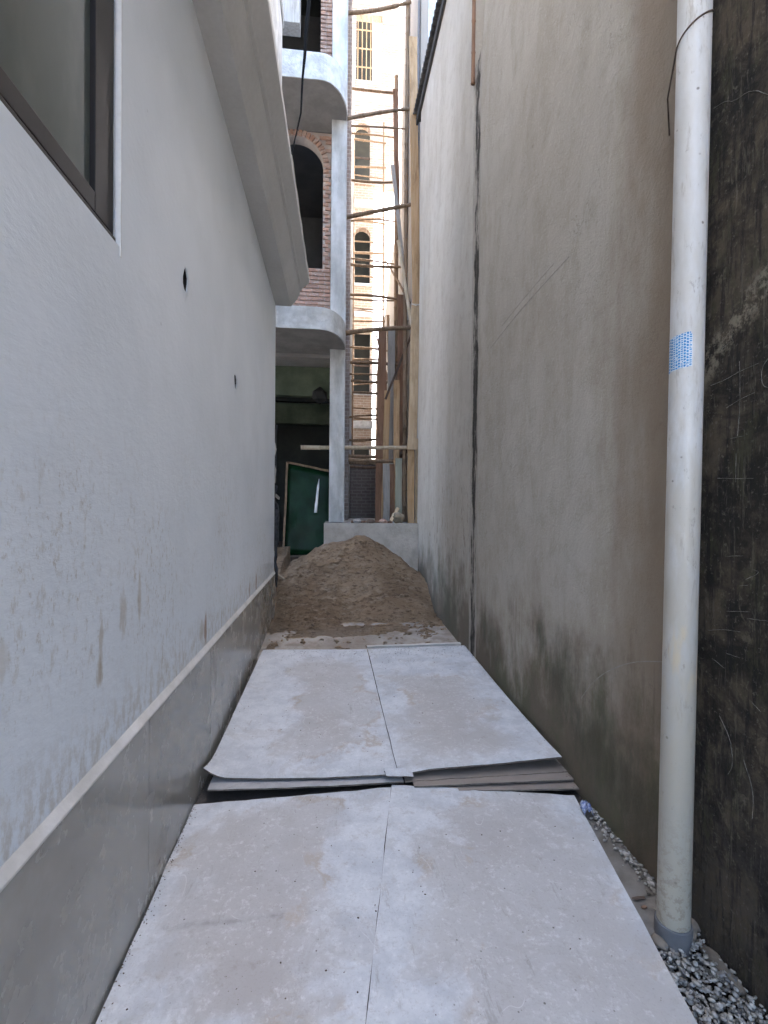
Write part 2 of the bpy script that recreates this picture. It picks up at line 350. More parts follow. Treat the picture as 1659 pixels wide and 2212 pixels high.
MT['white_cement'] = mottled('pale_render', (.68, .70, .70), (.46, .475, .47), 5, .88, .8, 22, .02)
MT['pillar_cement'] = mottled('pillar_render', (.64, .66, .66), (.36, .37, .36), 3.5, .88, .7, 25, .015, grain=(1, 1, .3))
MT['raw_cement'] = mottled('raw_cement', (.36, .35, .33), (.27, .26, .25), 2., .9, .5, 30, .01)
MT['plinth'] = mottled('plinth_cement', (.58, .545, .49), (.40, .365, .32), 3.6, .9, .5, 40, .01)
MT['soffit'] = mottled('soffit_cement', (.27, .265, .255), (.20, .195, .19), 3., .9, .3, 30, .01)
MT['green_cement'] = mottled('greenish_cement', (.125, .155, .105), (.06, .078, .052), 2.2, .85, .4, 30, .01)  # greenish light of the rooms put into the cement colour
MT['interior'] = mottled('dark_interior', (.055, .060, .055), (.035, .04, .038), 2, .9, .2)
MT['dim_cement'] = mottled('dim_blue_cement', (.105, .115, .125), (.075, .082, .09), 2, .9, .3)  # dimness of the interior put into the cement colour
MT['dirt'] = mottled('interior_dirt', (.16, .115, .09), (.10, .075, .06), 4, .95, .5)
MT['eave'] = mottled('eave_paint', (.60, .61, .61), (.54, .55, .55), 1.6, .75, .15, 50)
MT['ledge'] = mottled('pale_mortar_ledge', (.72, .70, .67), (.58, .56, .52), 7, .85, .4, 60)
MT['frame'] = mottled('dark_aluminium', (.014, .0125, .013), (.02, .0175, .017), 6, .5, .05, 80, .001, .22)
MT['bead'] = mottled('white_bead', (.78, .80, .82), (.70, .72, .74), 6, .6, .1)
MT['black'] = mottled('black_gasket', (.012, .012, .012), (.02, .02, .02), 6, .6, .05)
MT['roof'] = mottled('dark_fibre_cement', (.050, .050, .052), (.075, .072, .07), 5, .85, .3)
MT['tallwall'] = mottled('grey_render', (.47, .45, .42), (.40, .38, .35), 1.2, .9, .3, 30, grain=(1, 1, .35))
MT['cable'] = mottled('black_cable', (.006, .006, .007), (.01, .01, .01), 6, .9, .05, spec=.05)
MT['string'] = mottled('white_string', (.72, .70, .66), (.6, .58, .54), 6, .8, .1)
MT['chalk'] = mottled('chalk', (.27, .26, .235), (.07, .068, .06), 38, .95, .1)
MT['scrape'] = mottled('wall_scrape', (.40, .375, .34), (.33, .31, .275), 40, .95, .1)
MT['sack'] = mottled('cement_sack', (.30, .25, .18), (.20, .16, .11), 8, .85, .3)
MT['clear_blue'] = mottled('blue_print_plastic', (.03, .08, .34), (.55, .62, .72), 60, .35, .2, 120, .003, .5)
MT['gutter_mud'] = mottled('gutter_mud', (.22, .19, .155), (.15, .125, .10), 6, .8, .5, 40, .012)
MT['mortar_pad'] = mottled('grey_mortar_pad', (.25, .235, .215), (.145, .13, .11), 7, .8, .5, 50, .006)
def mat_glass():
    m = Mat('frosted_green_glass', .1, .6); P = m.pos()
    c = m.mix(m.rng(m.noise(m.sc(P, (1, 2, 1)), 2.2, 4), .35, .65), (.085, .10, .088), (.115, .13, .115))
    m.col(c); m.rough(m.rng(m.noise(P, 3, 4), .3, .7, .05, .14)); return m.m
MT['glass'] = mat_glass()
def mat_green_sheet():
    m = Mat('green_plastic_film', .3, .12); P = m.pos()
    c = m.mix(m.rng(m.noise(P, 2.5, 5), .35, .65), (.004, .018, .007), (.006, .034, .013))
    m.col(c); m.bump(m.noise(m.sc(P, (1, 1, .4)), 5, 3, .6, 1.), .22, .02); return m.m
MT['green_sheet'] = mat_green_sheet()
def mat_pebble():
    m = Mat('river_gravel', .75, .3); v = m.n('ShaderNodeVertexColor') if False else None
    a = m.n('ShaderNodeAttribute', attribute_name='tone'); O = m.obj()
    c = m.ramp(a.outputs['Fac'], [(0, (.09, .092, .10)), (.25, (.27, .25, .22)), (.5, (.36, .345, .315)), (.8, (.48, .475, .46)), (1, (.16, .15, .145))])
    c = m.mix(m.mul(m.rng(m.noise(O, 60, 4), .45, .65), .4), c, (.26, .24, .21))
    m.col(c); m.bump(m.noise(O, 140, 3), .3, .003); return m.m
MT['pebble'] = mat_pebble()
def mat_curtain():
    m = Mat('old_netting', .9, .1); m.col((.10, .105, .115)); return m.m
MT['netting'] = mottled('dark_netting', (.07, .072, .08), (.03, .03, .032), 20, .9, .4)
MT['card'] = mottled('grey_cardboard', (.42, .40, .36), (.33, .30, .26), 6, .9, .2)

# ------------------------------------------------------------------ object helpers
def wl(o):
    v = Vector((0, 0, 0))
    while o is not None: v += o.location; o = o.parent
    return v
def tag(o, label=None, cat=None, group=None, kind=None):
    if label: o['label'] = label
    if cat: o['category'] = cat
    if group: o['group'] = group
    if kind: o['kind'] = kind
    return o
def thing(name, loc, label, cat, group=None):
    o = bpy.data.objects.new(name, None); COL.objects.link(o); o.location = loc
    o.empty_display_size = .1
    return tag(o, label, cat, group)
def link(name, me, parent=None, loc=(0, 0, 0)):
    o = bpy.data.objects.new(name, me); COL.objects.link(o); o.location = loc
    if parent is not None: o.parent = parent
    return o
def mesh(name, V, F, mat, parent=None, smooth=False):
    off = wl(parent) if parent is not None else Vector((0, 0, 0))
    me = bpy.data.meshes.new(name)
    me.from_pydata([tuple(Vector(v)-off) for v in V], [], F); me.validate(); me.update()
    me.materials.append(MT[mat])
    if smooth:
        for p in me.polygons: p.use_smooth = True
    return link(name, me, parent)
def from_bm(name, bm, mat, parent=None, smooth=False):
    off = wl(parent) if parent is not None else Vector((0, 0, 0))
    bmesh.ops.translate(bm, vec=-off, verts=bm.verts)
    bmesh.ops.recalc_face_normals(bm, faces=bm.faces)
    me = bpy.data.meshes.new(name); bm.to_mesh(me); bm.free(); me.materials.append(MT[mat])
    if smooth:
        for p in me.polygons: p.use_smooth = True
    return link(name, me, parent)
def box(name, a, b, mat, parent=None, bevel=0., jit=0.):
    bm = bmesh.new()
    V = [bm.verts.new((x, y, z)) for z in (a[2], b[2]) for y in (a[1], b[1]) for x in (a[0], b[0])]
    for f in ((0, 2, 3, 1), (4, 5, 7, 6), (0, 1, 5, 4), (2, 6, 7, 3), (0, 4, 6, 2), (1, 3, 7, 5)): bm.faces.new([V[i] for i in f])
    if jit:
        for v in bm.verts: v.co += Vector([random.uniform(-jit, jit) for _ in range(3)])
    if bevel: bmesh.ops.bevel(bm, geom=bm.edges[:], offset=bevel, segments=2, affect='EDGES', profile=.6)
    return from_bm(name, bm, mat, parent)
def slabpoly(name, outer, holes, to3, depth, mat, parent=None, sub=0):
    """plate with holes: 2-D outlines -> 3-D by to3(u, v, 0), extruded to to3(u, v, depth)"""
    bm = bmesh.new(); E = []
    for loop in [outer]+holes:
        vs = [bm.verts.new(to3(u, v, 0)) for u, v in loop]
        E += [bm.edges.new((vs[i], vs[(i+1) % len(vs)])) for i in range(len(vs))]
    bmesh.ops.triangle_fill(bm, use_beauty=True, use_dissolve=False, edges=E)
    d = Vector(to3(0, 0, depth))-Vector(to3(0, 0, 0))
    r = bmesh.ops.extrude_face_region(bm, geom=bm.faces[:])
    bmesh.ops.translate(bm, vec=d, verts=[g for g in r['geom'] if isinstance(g, bmesh.types.BMVert)])
    return from_bm(name, bm, mat, parent)
def tube(name, pts, rad, mat, parent=None, seg=10, smooth=True, caps=True):
    P = [Vector(p) for p in pts]; n = len(P)
    rr = rad if isinstance(rad, (list, tuple)) else [rad]*n
    V = []; F = []
    for i, p in enumerate(P):
        t = (P[min(i+1, n-1)]-P[max(i-1, 0)]).normalized()
        a = t.cross(Vector((0, 0, 1)) if abs(t.z) < .9 else Vector((1, 0, 0))).normalized(); b = t.cross(a)
        for k in range(seg):
            q = 2*math.pi*k/seg; V.append(p+(a*math.cos(q)+b*math.sin(q))*rr[i])
    for i in range(n-1):
        for k in range(seg):
            F.append((i*seg+k, i*seg+(k+1) % seg, (i+1)*seg+(k+1) % seg, (i+1)*seg+k))
    if caps: F.append(tuple(range(seg-1, -1, -1))); F.append(tuple((n-1)*seg+k for k in range(seg)))
    return mesh(name, V, F, mat, parent, smooth)
def bamboo(name, a, b, r, mat, parent=None, bend=.02, seg=8):
    a, b = Vector(a), Vector(b); L = (b-a).length; nn = max(2, int(L/.28)); pts = []; rr = []
    off = Vector((random.uniform(-1, 1), random.uniform(-1, 1), random.uniform(-1, 1)))*bend
    for i in range(nn+1):
        for d, k in ((-.012, 1.), (0., 1.2), (.012, 1.)):
            t = min(1, max(0, i/nn+d/L)); 
            if (i == 0 and d < 0) or (i == nn and d > 0): continue
            pts.append(a.lerp(b, t)+off*math.sin(math.pi*t)); rr.append(r*k*(1.05-.15*t)*random.uniform(.95, 1.05))
    return tube(name, pts, rr, mat, parent, seg)
def plank(name, a, b, wdt, thk, mat, parent=None, side=(1, 0, 0), seg=8, wob=.004):
    """sawn board from a to b, width along side"""
    a, b = Vector(a), Vector(b); s = Vector(side).normalized(); t = (b-a).normalized(); s = (s-t*s.dot(t)).normalized(); nrm = t.cross(s)
    V = []; F = []
    for i in range(seg+1):
        p = a.lerp(b, i/seg)+s*random.uniform(-wob, wob)+nrm*random.uniform(-wob, wob); w2 = wdt/2*random.uniform(.96, 1.03)
        for sx, sy in ((-1, -1), (1, -1), (1, 1), (-1, 1)): V.append(p+s*w2*sx+nrm*thk/2*sy)
    for i in range(seg):
        for k in range(4): F.append((i*4+k, i*4+(k+1) % 4, (i+1)*4+(k+1) % 4, (i+1)*4+k))
    F += [(3, 2, 1, 0), tuple(seg*4+k for k in range(4))]
    return mesh(name, V, F, mat, parent)
def hn(x, y, s=0.):
    from mathutils import noise
    return noise.noise(Vector((x, y, s)))
def gz(y):                                            # the ramp of the alley
    t = min(1, max(0, (y-2.4)/3.6)); return .165*t*t*(3-2*t) if y > 2.4 else 0.

# ------------------------------------------------------------------ ground
V = []; F = []; xs = [-400, -60, -8, -.68, -.3, .1, .5, .9, 1.085, 1.10, 1.335, 8, 60, 400]
ys = [-400, -60, -8, -2, .2, 1., 1.8, 2.22, 2.26]+[2.4+.3*i for i in range(14)]+[7, 9, 16.5, 18, 60, 400]
def gzz(x, y):
    g = gz(y)
    if 1.09 < x < 1.34 and y <= 2.22: g = -.075        # open gutter beside the right wall
    if y > 2.3 or y < -3: g -= .0
    return g-.012
for y in ys:
    for x in xs: V.append((x, y, gzz(x, y)))
nx = len(xs)
for j in range(len(ys)-1):
    for i in range(nx-1): F.append((j*nx+i, j*nx+i+1, (j+1)*nx+i+1, (j+1)*nx+i))
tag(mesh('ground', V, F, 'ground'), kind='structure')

# ------------------------------------------------------------------ left house
LX = -.685                                             # painted wall face
LH = thing('left_house', (-2.8, 2, 0), 'white painted house with grey tiled skirting and overhanging eave on the left', 'house')
def arch_pts(cx, cz, r, a0, a1, n): return [(cx+r*math.cos(a0+(a1-a0)*i/n), cz+r*math.sin(a0+(a1-a0)*i/n)) for i in range(n+1)]
def ragged(cy, cz, ry, rz, n, lean):
    return [(cy+ry*math.cos(2*math.pi*i/n)*random.uniform(.75, 1.15)+lean*math.sin(2*math.pi*i/n), cz+rz*math.sin(2*math.pi*i/n)*random.uniform(.85, 1.1)) for i in range(n)]
wx0, wx1, wz0, wz1 = -.15, 1.665, 2.335, 3.60
holeA = ragged(2.369, 2.553, .042, .062, 14, 0.); holeB = ragged(3.575, 2.39, .055, .055, 12, 0.)
def rect(a, b, c, d): return [(a, c), (b, c), (b, d), (a, d)]
slabpoly('wall', rect(-2, 6.05, .69, 3.99), [rect(wx0, wx1, wz0, wz1), holeA, holeB], lambda u, v, d: (LX-d, u, v), .22, 'left_wall', LH)
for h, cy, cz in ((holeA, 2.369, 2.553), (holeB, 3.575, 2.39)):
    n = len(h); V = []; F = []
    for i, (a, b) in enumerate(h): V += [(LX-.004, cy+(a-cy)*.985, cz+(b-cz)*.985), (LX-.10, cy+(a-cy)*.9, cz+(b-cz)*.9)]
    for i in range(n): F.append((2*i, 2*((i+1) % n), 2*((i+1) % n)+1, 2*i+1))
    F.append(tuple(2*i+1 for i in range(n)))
    mesh('hole_shade', V, F, 'black', LH)  # black lining added so the hole reads as deep shade
# flared broken plaster round the holes
for k, (h, cy, cz) in enumerate(((holeA, 2.369, 2.553), (holeB, 3.575, 2.39))):
    n = len(h); V = []; F = []
    for i, (a, b) in enumerate(h):
        q = random.uniform(1.25, 1.7); V += [(LX+.0035, cy+(a-cy)*1.02, cz+(b-cz)*1.02), (LX+.0008, cy+(a-cy)*q, cz+(b-cz)*(q if abs(b-cz) < .04 else q*1.12))]
    for i in range(n): F.append((2*i, 2*((i+1) % n), 2*((i+1) % n)+1, 2*i+1))
    mesh('broken_plaster', V, F, 'left_wall', LH)
box('base_wall', (-.905, -2, -.1), (-.692, 6.05, .70), 'raw_cement', LH)
box('end_wall', (-5.2, 5.83, -.1), (-.91, 6.045, 4.2), 'left_wall', LH)
box('rear_wall', (-5.4, -2, -.1), (-5.2, 6.0, 4.2), 'left_wall', LH)
box('front_wall', (-5.2, -2, -.1), (-.91, -1.8, 4.2), 'left_wall', LH)
box('inner_floor', (-5.2, -1.8, .2), (-.91, 5.83, .3), 'interior', LH)
box('ceiling', (-5.3, -1.95, 4.0), (-.70, 6.0, 4.05), 'interior', LH)
# skirting tiles
ty = [-2.0, -.95, 0., .95, 1.9, 2.845, 3.79, 4.735, 5.68, 6.052]
for i in range(len(ty)-1):
    j = .002; o = random.uniform(0, .0015); b0 = gz(ty[i])-.02
    box('skirting_tile', (-.690, ty[i]+j, b0), (-.6715+o, ty[i+1]-j, .705-.004*max(0, ty[i]-1.5)), 'tile', LH, .0015)
# sloping mortar ledge above the tiles
V = []; F = []
for i in range(70):
    y = -2+8.05*i/69; z0 = .703-.004*max(0, y-1.5); d = .0035*hn(y*6, 1)
    for x, z in ((-.69, z0), (-.668+d*.6, z0), (-.6685+d*.6, z0+.006+d*.4), (-.684, z0+.034+d)): V.append((x, y, z))
for i in range(69):
    for k in range(4): F.append((i*4+k, i*4+(k+1) % 4, i*4+4+(k+1) % 4, i*4+4+k))
F += [(3, 2, 1, 0), (276, 277, 278, 279)]
mesh('mortar_ledge', V, F, 'ledge', LH)
# eave moulding
prof = [(-.685, 3.945, 0), (-.60, 3.942, .3), (-.50, 3.94, .6), (-.462, 3.985, .8), (-.43, 4.03, .9), (-.40, 4.085, 1), (-.394, 4.135, 1), (-.372, 4.142, 1), (-.366, 4.165, 1), (-.298, 4.222, 1), (-.285, 4.236, 1), (-.284, 4.30, 1), (-.30, 4.325, 1), (-.685, 4.36, 0)]
V = []; F = []; n = len(prof)
for y in (-2.1, 2, 6.03):
    for x, z, k in prof: V.append((x+k*.023*(y-6.03), y, z))
for j in range(2):
    for k in range(n): F.append((j*n+k, j*n+(k+1) % n, (j+1)*n+(k+1) % n, (j+1)*n+k))
F += [tuple(range(n))[::-1], tuple(2*n+k for k in range(n))]
mesh('eave', V, F, 'eave', LH)
box('roof_slab', (-5.5, -2.1, 4.20), (-.688, 6.03, 4.355), 'eave', LH)
box('upper_wall', (-5.2, -2.0, 4.357), (-.60, 5.78, 9.2), 'white_cement', LH, .01)
for z in (7.08, 7.19, 5.1): box('moulding', (-.72, 5.0, z), (-.585, 5.82, z+.05), 'white_cement', LH, .008)
# window
WN = box('window_frame', (LX-.055, wx1-.020, wz0+.001), (LX-.020, wx1-.001, wz1-.001), 'frame', LH, .002)
box('window_frame', (LX-.055, wx0+.001, wz0+.001), (LX-.020, wx0+.020, wz1-.001), 'frame', LH, .002)
fb = box('window_frame', (LX-.055, wx0+.021, wz0+.001), (LX-.004, wx1-.021, wz0+.017), 'frame', LH, .002)
box('window_frame', (LX-.055, wx0+.021, wz1-.017), (LX-.020, wx1-.021, wz1-.001), 'frame', LH, .002)
box('gasket', (LX-.05, wx0+.022, wz0+.018), (LX-.012, wx1-.022, wz0+.025), 'black', LH)
ws = thing('window_sash', (LX-.03, (wx0+wx1)/2, wz0), None, None); ws.parent = LH; ws.location -= LH.location
for k in ('label', 'category'):
    if k in ws: del ws[k]
box('stile', (LX-.050, wx1-.145, wz0+.026), (LX-.010, wx1-.024, wz1-.024), 'frame', ws, .003)
box('stile', (LX-.050, wx0+.024, wz0+.026), (LX-.010, wx0+.145, wz1-.024), 'frame', ws, .003)
box('rail', (LX-.050, wx0+.146, wz0+.026), (LX-.010, wx1-.146, wz0+.085), 'frame', ws, .003)
box('rail', (LX-.050, wx0+.146, wz1-.10), (LX-.010, wx1-.146, wz1-.024), 'frame', ws, .003)
box('glazing_bead', (LX-.028, wx0+.146, wz0+.0855), (LX-.018, wx1-.146, wz0+.090), 'card', ws)
box('pane', (LX-.032, wx0+.13, wz0+.07), (LX-.026, wx1-.13, wz1-.08), 'glass', ws)
box('window_bead', (LX-.018, wx1-.0009, wz0-.03), (LX+.003, wx1+.007, wz1+.02), 'bead', LH, .001)

# ------------------------------------------------------------------ right side houses
RX = 1.32
NH = thing('near_right_house', (3.5, 2, 0), 'bare cement house wall with damp brown stains along the right', 'house')
slabpoly('wall', [(-2, -.2), (4.285, -.2), (4.285, 5.55), (4.22, 6.0), (4.10, 6.6), (3.85, 8.2), (3.8, 9.), (1.685, 9.), (1.685, -.2), (-2, -.2)][:8]+[(1.685, 9.), (1.685, -.2)][:0] if False else [(1.685, -.2), (4.285, -.2), (4.285, 5.55), (4.22, 6.0), (4.10, 6.6), (3.85, 8.2), (3.8, 9.), (1.685, 9.)], [], lambda u, v, d: (RX+d, u, v), .22, 'right_wall', NH)
box('side_wall', (RX+.23, 3.55, -.2), (7, 3.78, 9), 'right_wall', NH)
box('roof_slab', (RX-.02, 1.7, 9.003), (7.1, 3.85, 9.15), 'raw_cement', NH)
def strip(name, pts, wd, mat, parent, x, k=2):
    """thin chalk or scrape line lying on a wall of constant x; pts are (y, z)"""
    P = []
    for _ in range(2):
        if len(pts) > 2:
            q = [pts[0]]
            for i in range(len(pts)-1):
                a, b = pts[i], pts[i+1]; q += [(a[0]*.75+b[0]*.25, a[1]*.75+b[1]*.25), (a[0]*.25+b[0]*.75, a[1]*.25+b[1]*.75)]
            pts = q+[pts[-1]]
    for i in range(len(pts)-1):
        for t in range(5): 
            u = t/5; P.append((pts[i][0]*(1-u)+pts[i+1][0]*u+random.uniform(-.0006, .0006), pts[i][1]*(1-u)+pts[i+1][1]*u+random.uniform(-.0006, .0006)))
    P.append(pts[-1]); V = []; F = []
    for i, p in enumerate(P):
        q = P[min(i+1, len(P)-1)]; o = P[max(i-1, 0)]; d = Vector((q[0]-o[0], q[1]-o[1])).normalized(); nn = Vector((-d.y, d.x))
        ww = wd*(random.uniform(.45, 1.1) if 0 < i < len(P)-1 else .15)
        V += [(x, p[0]+nn.x*ww, p[1]+nn.y*ww), (x-.0012, p[0], p[1]), (x, p[0]-nn.x*ww, p[1]-nn.y*ww)]
    for i in range(len(P)-1):
        for k in range(2): F.append((i*3+k, i*3+k+1, i*3+k+4, i*3+k+3))
    return mesh(name, V, F, mat, parent)
strip('chalk_arc', [(2.427, .5), (2.37, .57), (2.316, .626), (2.22, .705), (2.118, .768), (2.02, .82), (1.919, .861), (1.764, .906)], .0022, 'scrape', NH, RX-.0003)
strip('scrape_line', [(3.961, 2.845), (3.6, 2.88), (3.272, 2.905), (2.9, 2.915), (2.611, 2.92)], .006, 'scrape', NH, RX-.0003)
strip('scrape_line', [(3.7, 2.93), (3.2, 2.965), (2.8, 2.975)], .004, 'scrape', NH, RX-.0003)

OW = thing('old_boundary_wall', (1.45, 0, 0), 'black mouldy old cement wall with scratched chalk lines behind the white downpipe', 'wall')
box('wall', (RX+.006, -2, -.2), (RX+.22, 1.68, 8.9), 'mould', OW)
CH = [[(1.579, 1.94), (1.512, 1.944), (1.457, 1.957), (1.386, 1.962)], [(1.459, 1.99), (1.455, 1.9), (1.456, 1.806), (1.463, 1.745)], [(1.51, 1.847), (1.455, 1.865), (1.398, 1.874)], [(1.493, 1.741), (1.436, 1.743)], [(1.467, 1.689), (1.467, 1.594)], [(1.544, 1.612), (1.465, 1.606), (1.399, 1.603)], [(1.351, 1.969), (1.37, 1.952), (1.378, 1.926), (1.372, 1.888), (1.35, 1.875)], [(1.349, 1.803), (1.352, 1.776), (1.346, 1.753)], [(1.505, 1.346), (1.432, 1.355)], [(1.424, 1.279), (1.368, 1.31), (1.394, 1.315)], [(1.448, 1.255), (1.413, 1.263)], [(1.575, 1.078), (1.504, 1.099), (1.438, 1.107)], [(1.499, 1.021), (1.437, 1.022)], [(1.549, .984), (1.501, .968)], [(1.412, 1.157), (1.341, 1.165)], [(1.497, 1.162), (1.405, 1.18)], [(1.549, 2.047), (1.499, 2.065)], [(1.579, 2.911), (1.53, 2.895), (1.499, 2.864), (1.43, 2.850), (1.361, 2.771)], [(1.52, .80), (1.47, .74), (1.46, .66), (1.48, .62)], [(1.42, .70), (1.38, .62), (1.385, .53)], [(1.40, .9), (1.36, .88)]]
for c in CH: strip('chalk_line', c, .0010, 'chalk', OW, RX+.0056)

FH = thing('far_right_house', (3.5, 6, 0), 'pale cement house under a dark corrugated roof edge, beyond the vertical joint', 'house')
box('wall', (RX, 4.525, -.2), (RX+.22, 7.36, 7.66), 'right_far', FH, .006)
box('side_wall', (RX+.23, 4.46, -.2), (7, 4.66, 8.2), 'right_far', FH)
box('far_wall', (RX+.23, 7.14, -.2), (7, 7.35, 7.6), 'right_far', FH)
# joint between the two houses
V = []; F = []; nz = 90
for i in range(nz+1):
    z = -.1+5.75*i/nz
    for k in range(5):
        y = 4.275+.26*k/4; V.append((RX+.004-.002*abs(k-2)/2+.005*hn(y*14, z*5), y, z))
for i in range(nz):
    for k in range(4): F.append((i*5+k, i*5+k+1, i*5+k+6, i*5+k+5))
mesh('joint_mortar', V, F, 'joint', FH, True)
# corrugated roof
V = []; F = []; n = 250
for j, (x, z) in enumerate(((1.235, 7.665), (1.6, 7.76), (4.4, 8.5))):
    for i in range(n+1):
        y = 4.5+3.25*i/n; V.append((x, y, z+.028*math.sin(2*math.pi*y/.088)))
for j in range(2):
    for i in range(n): F.append((j*(n+1)+i, j*(n+1)+i+1, (j+1)*(n+1)+i+1, (j+1)*(n+1)+i))
ro = mesh('corrugated_roof', V, F, 'roof', FH, True); sm = ro.modifiers.new('thickness', 'SOLIDIFY'); sm.thickness = .008
box('eave_board', (1.285, 4.5, 7.52), (1.318, 7.7, 7.63), 'roof', FH)
bamboo('roof_pipe', (1.30, 4.50, 5.5), (1.30, 4.47, 8.4), .018, 'wood_brown', FH, 0.)

TH = thing('tall_house', (3.5, 9, 0), 'tall grey rendered house rising behind the corrugated roof', 'house')
box('wall', (1.47, 7.56, -.1), (7, 10.6, 16), 'tallwall', TH, .01)
box('corner_strip', (1.455, 7.55, 7.8), (1.62, 7.558, 16), 'white_cement', TH)
for y in (8.3, 9.5): tube('drain_pipe', [(1.44, y, 1.3), (1.44, y, 15)], .025, 'grey_pvc', TH)
LW = thing('low_gable_wall', (1.6, 13.5, 0), 'grey cement side wall with a falling top edge behind the upright planks', 'wall')
slabpoly('wall', [(10.61, 0), (16.3, 0), (16.3, 5.9), (14.9, 6.5), (13.6, 7.0), (12.4, 7.7), (11.2, 8.1), (10.61, 8.2)], [], lambda u, v, d: (1.47+d, u, v), .2, 'tallwall', LW)

# ------------------------------------------------------------------ raised terrace (low cement wall at the end of the alley)
TR = thing('terrace_plinth', (.6, 7.3, .1), 'low pale cement plinth closing the end of the alley behind the sand', 'low wall')
V = []; F = []
nxp, nzp = 24, 14
for i in range(nxp+1):
    for j in range(nzp+1):
        x = -.10+1.418*i/nxp; z = -.05+1.318*j/nzp
        V.append((x, 7.25+.006*hn(x*3, z*3), z+(.008*hn(x*9, 3) if j == nzp else 0)))
for i in range(nxp):
    for j in range(nzp): F.append((i*(nzp+1)+j, (i+1)*(nzp+1)+j, (i+1)*(nzp+1)+j+1, i*(nzp+1)+j+1))
mesh('front_face', V, F, 'plinth', TR, True)
box('core', (-.10, 7.262, -.05), (1.318, 7.36, 1.262), 'plinth', TR)
box('terrace_floor', (-.10, 7.361, -.05), (1.46, 16, 1.245), 'raw_cement', TR)

# ------------------------------------------------------------------ house under construction
CB = thing('unfinished_house', (-1.2, 10, .2), 'unfinished brick house with curved white balconies and an arched window opening', 'house')
box('pillar', (-.032, 8.20, 1.25), (.225, 8.48, 13), 'pillar_cement', CB, .012)
box('pillar', (-3.6, 8.20, .2), (-3.3, 8.48, 13), 'pillar_cement', CB, .012)
def slab(name, z0, z1, yf, r, mat, parent):
    pts = [(-4.2, yf), (.222-r[0], yf)]
    for i in range(1, 15):
        a = math.pi/2*i/14; pts.append((.222-r[0]+r[0]*math.sin(a), yf+r[1]*(1-math.cos(a))))
    pts += [(.222, 8.19), (-.04, 8.19), (-.04, 8.50), (-4.2, 8.50)]
    o = slabpoly(name, pts, [], lambda u, v, d: (u, v, z0+d), z1-z0, mat, parent)
    return pts
p1 = slab('first_floor_band', 4.145, 4.475, 7.31, (.42, .85), 'white_cement', CB)
p2 = slab('balcony_band', 7.955, 8.36, 7.46, (.42, .68), 'white_cement', CB)
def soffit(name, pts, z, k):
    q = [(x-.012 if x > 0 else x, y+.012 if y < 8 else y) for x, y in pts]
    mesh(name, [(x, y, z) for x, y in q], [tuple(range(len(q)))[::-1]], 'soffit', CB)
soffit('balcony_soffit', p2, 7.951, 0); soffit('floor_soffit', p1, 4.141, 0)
# brick wall with arched opening on the first floor
AX, AZ, AR, AB = -.64, 7.40, .465, 5.62
hole = [(AX-AR, AB), (AX+AR, AB)]+arch_pts(AX, AZ, AR, 0, math.pi, 22)
BW = slabpoly('brick_wall', rect(-3.3, -.034, 4.478, 7.952), [hole], lambda u, v, d: (u, 8.512+d, v), .2, 'mortar', CB)
BW2 = slabpoly('brick_wall', rect(-3.3, -.034, 8.362, 12.9), [rect(-1.4, -.225, 8.362, 11.2)] if False else [rect(-1.4, -.225, 8.45, 11.2)], lambda u, v, d: (u, 8.512+d, v), .2, 'mortar', CB)
BRM = []
for k in range(7):
    bm = bmesh.new(); bmesh.ops.create_cube(bm, size=1)
    for v in bm.verts: v.co = Vector((v.co.x*.198, v.co.y*.05, v.co.z*.056))+Vector([random.uniform(-.004, .004) for _ in range(3)])
    bmesh.ops.bevel(bm, geom=bm.edges[:], offset=.004, segments=1, affect='EDGES')
    me = bpy.data.meshes.new('brick'); bm.to_mesh(me); bm.free(); me.materials.append(MT['brick']); BRM.append(me)
HLF = []
for k in range(4):
    bm = bmesh.new(); bmesh.ops.create_cube(bm, size=1)
    for v in bm.verts: v.co = Vector((v.co.x*.095, v.co.y*.05, v.co.z*.056))+Vector([random.uniform(-.004, .004) for _ in range(3)])
    bmesh.ops.bevel(bm, geom=bm.edges[:], offset=.004, segments=1, affect='EDGES')
    me = bpy.data.meshes.new('half_brick'); bm.to_mesh(me); bm.free(); me.materials.append(MT['brick']); HLF.append(me)
def brick(parent, x, y, z, half=False, rot=0.):
    o = link('brick', random.choice(HLF if half else BRM), parent)
    o.location = Vector((x, y+random.uniform(-.004, .005), z))-wl(parent)
    o.rotation_euler = (random.uniform(-.02, .02), rot+random.uniform(-.015, .015), random.uniform(-.02, .02))
nrow = int((7.93-4.52)/.071)
for r_ in range(nrow):
    z = 4.52+.071*r_; off = 0 if r_ % 2 else .105
    x = -.034-.006
    while x > -1.3:
        wd = .095 if (off and x > -.05) else .198
        x0 = x-wd; cx = x-wd/2
        x = x0-.011
        inside = (AX-AR-.0 < cx < AX+AR and AB-.03 < z < AZ) or ((cx-AX)**2+(max(z-AZ, 0))**2 < (AR+.09)**2 and z >= AZ)
        if AB-.03 < z and z < AZ and (x0 < AX+AR and x0+wd > AX-AR):
            # clip to the jamb
            if x0+wd > AX+AR+.04: brick(BW, AX+AR+.05, 8.507, z, True)
            continue
        if inside or ((x0-AX)**2+max(z-AZ, 0)**2 < (AR+.06)**2 and z >= AZ): continue
        brick(BW, cx, 8.507, z, wd < .1)
na = 22
for i in range(na+1):
    a = math.pi*(.0+i/na); rr = AR+.05
    brick(BW, AX+rr*math.cos(a), 8.503, AZ+rr*math.sin(a), True, -a)
for r_ in range(40):
    z = 8.42+.071*r_
    if z > 10.9: break
    brick(BW2, -.034-.006-.0475, 8.507, z, True)
    if r_ % 2: pass
    brick(BW2, -.034-.006-.0475-.1, 8.507, z, True)
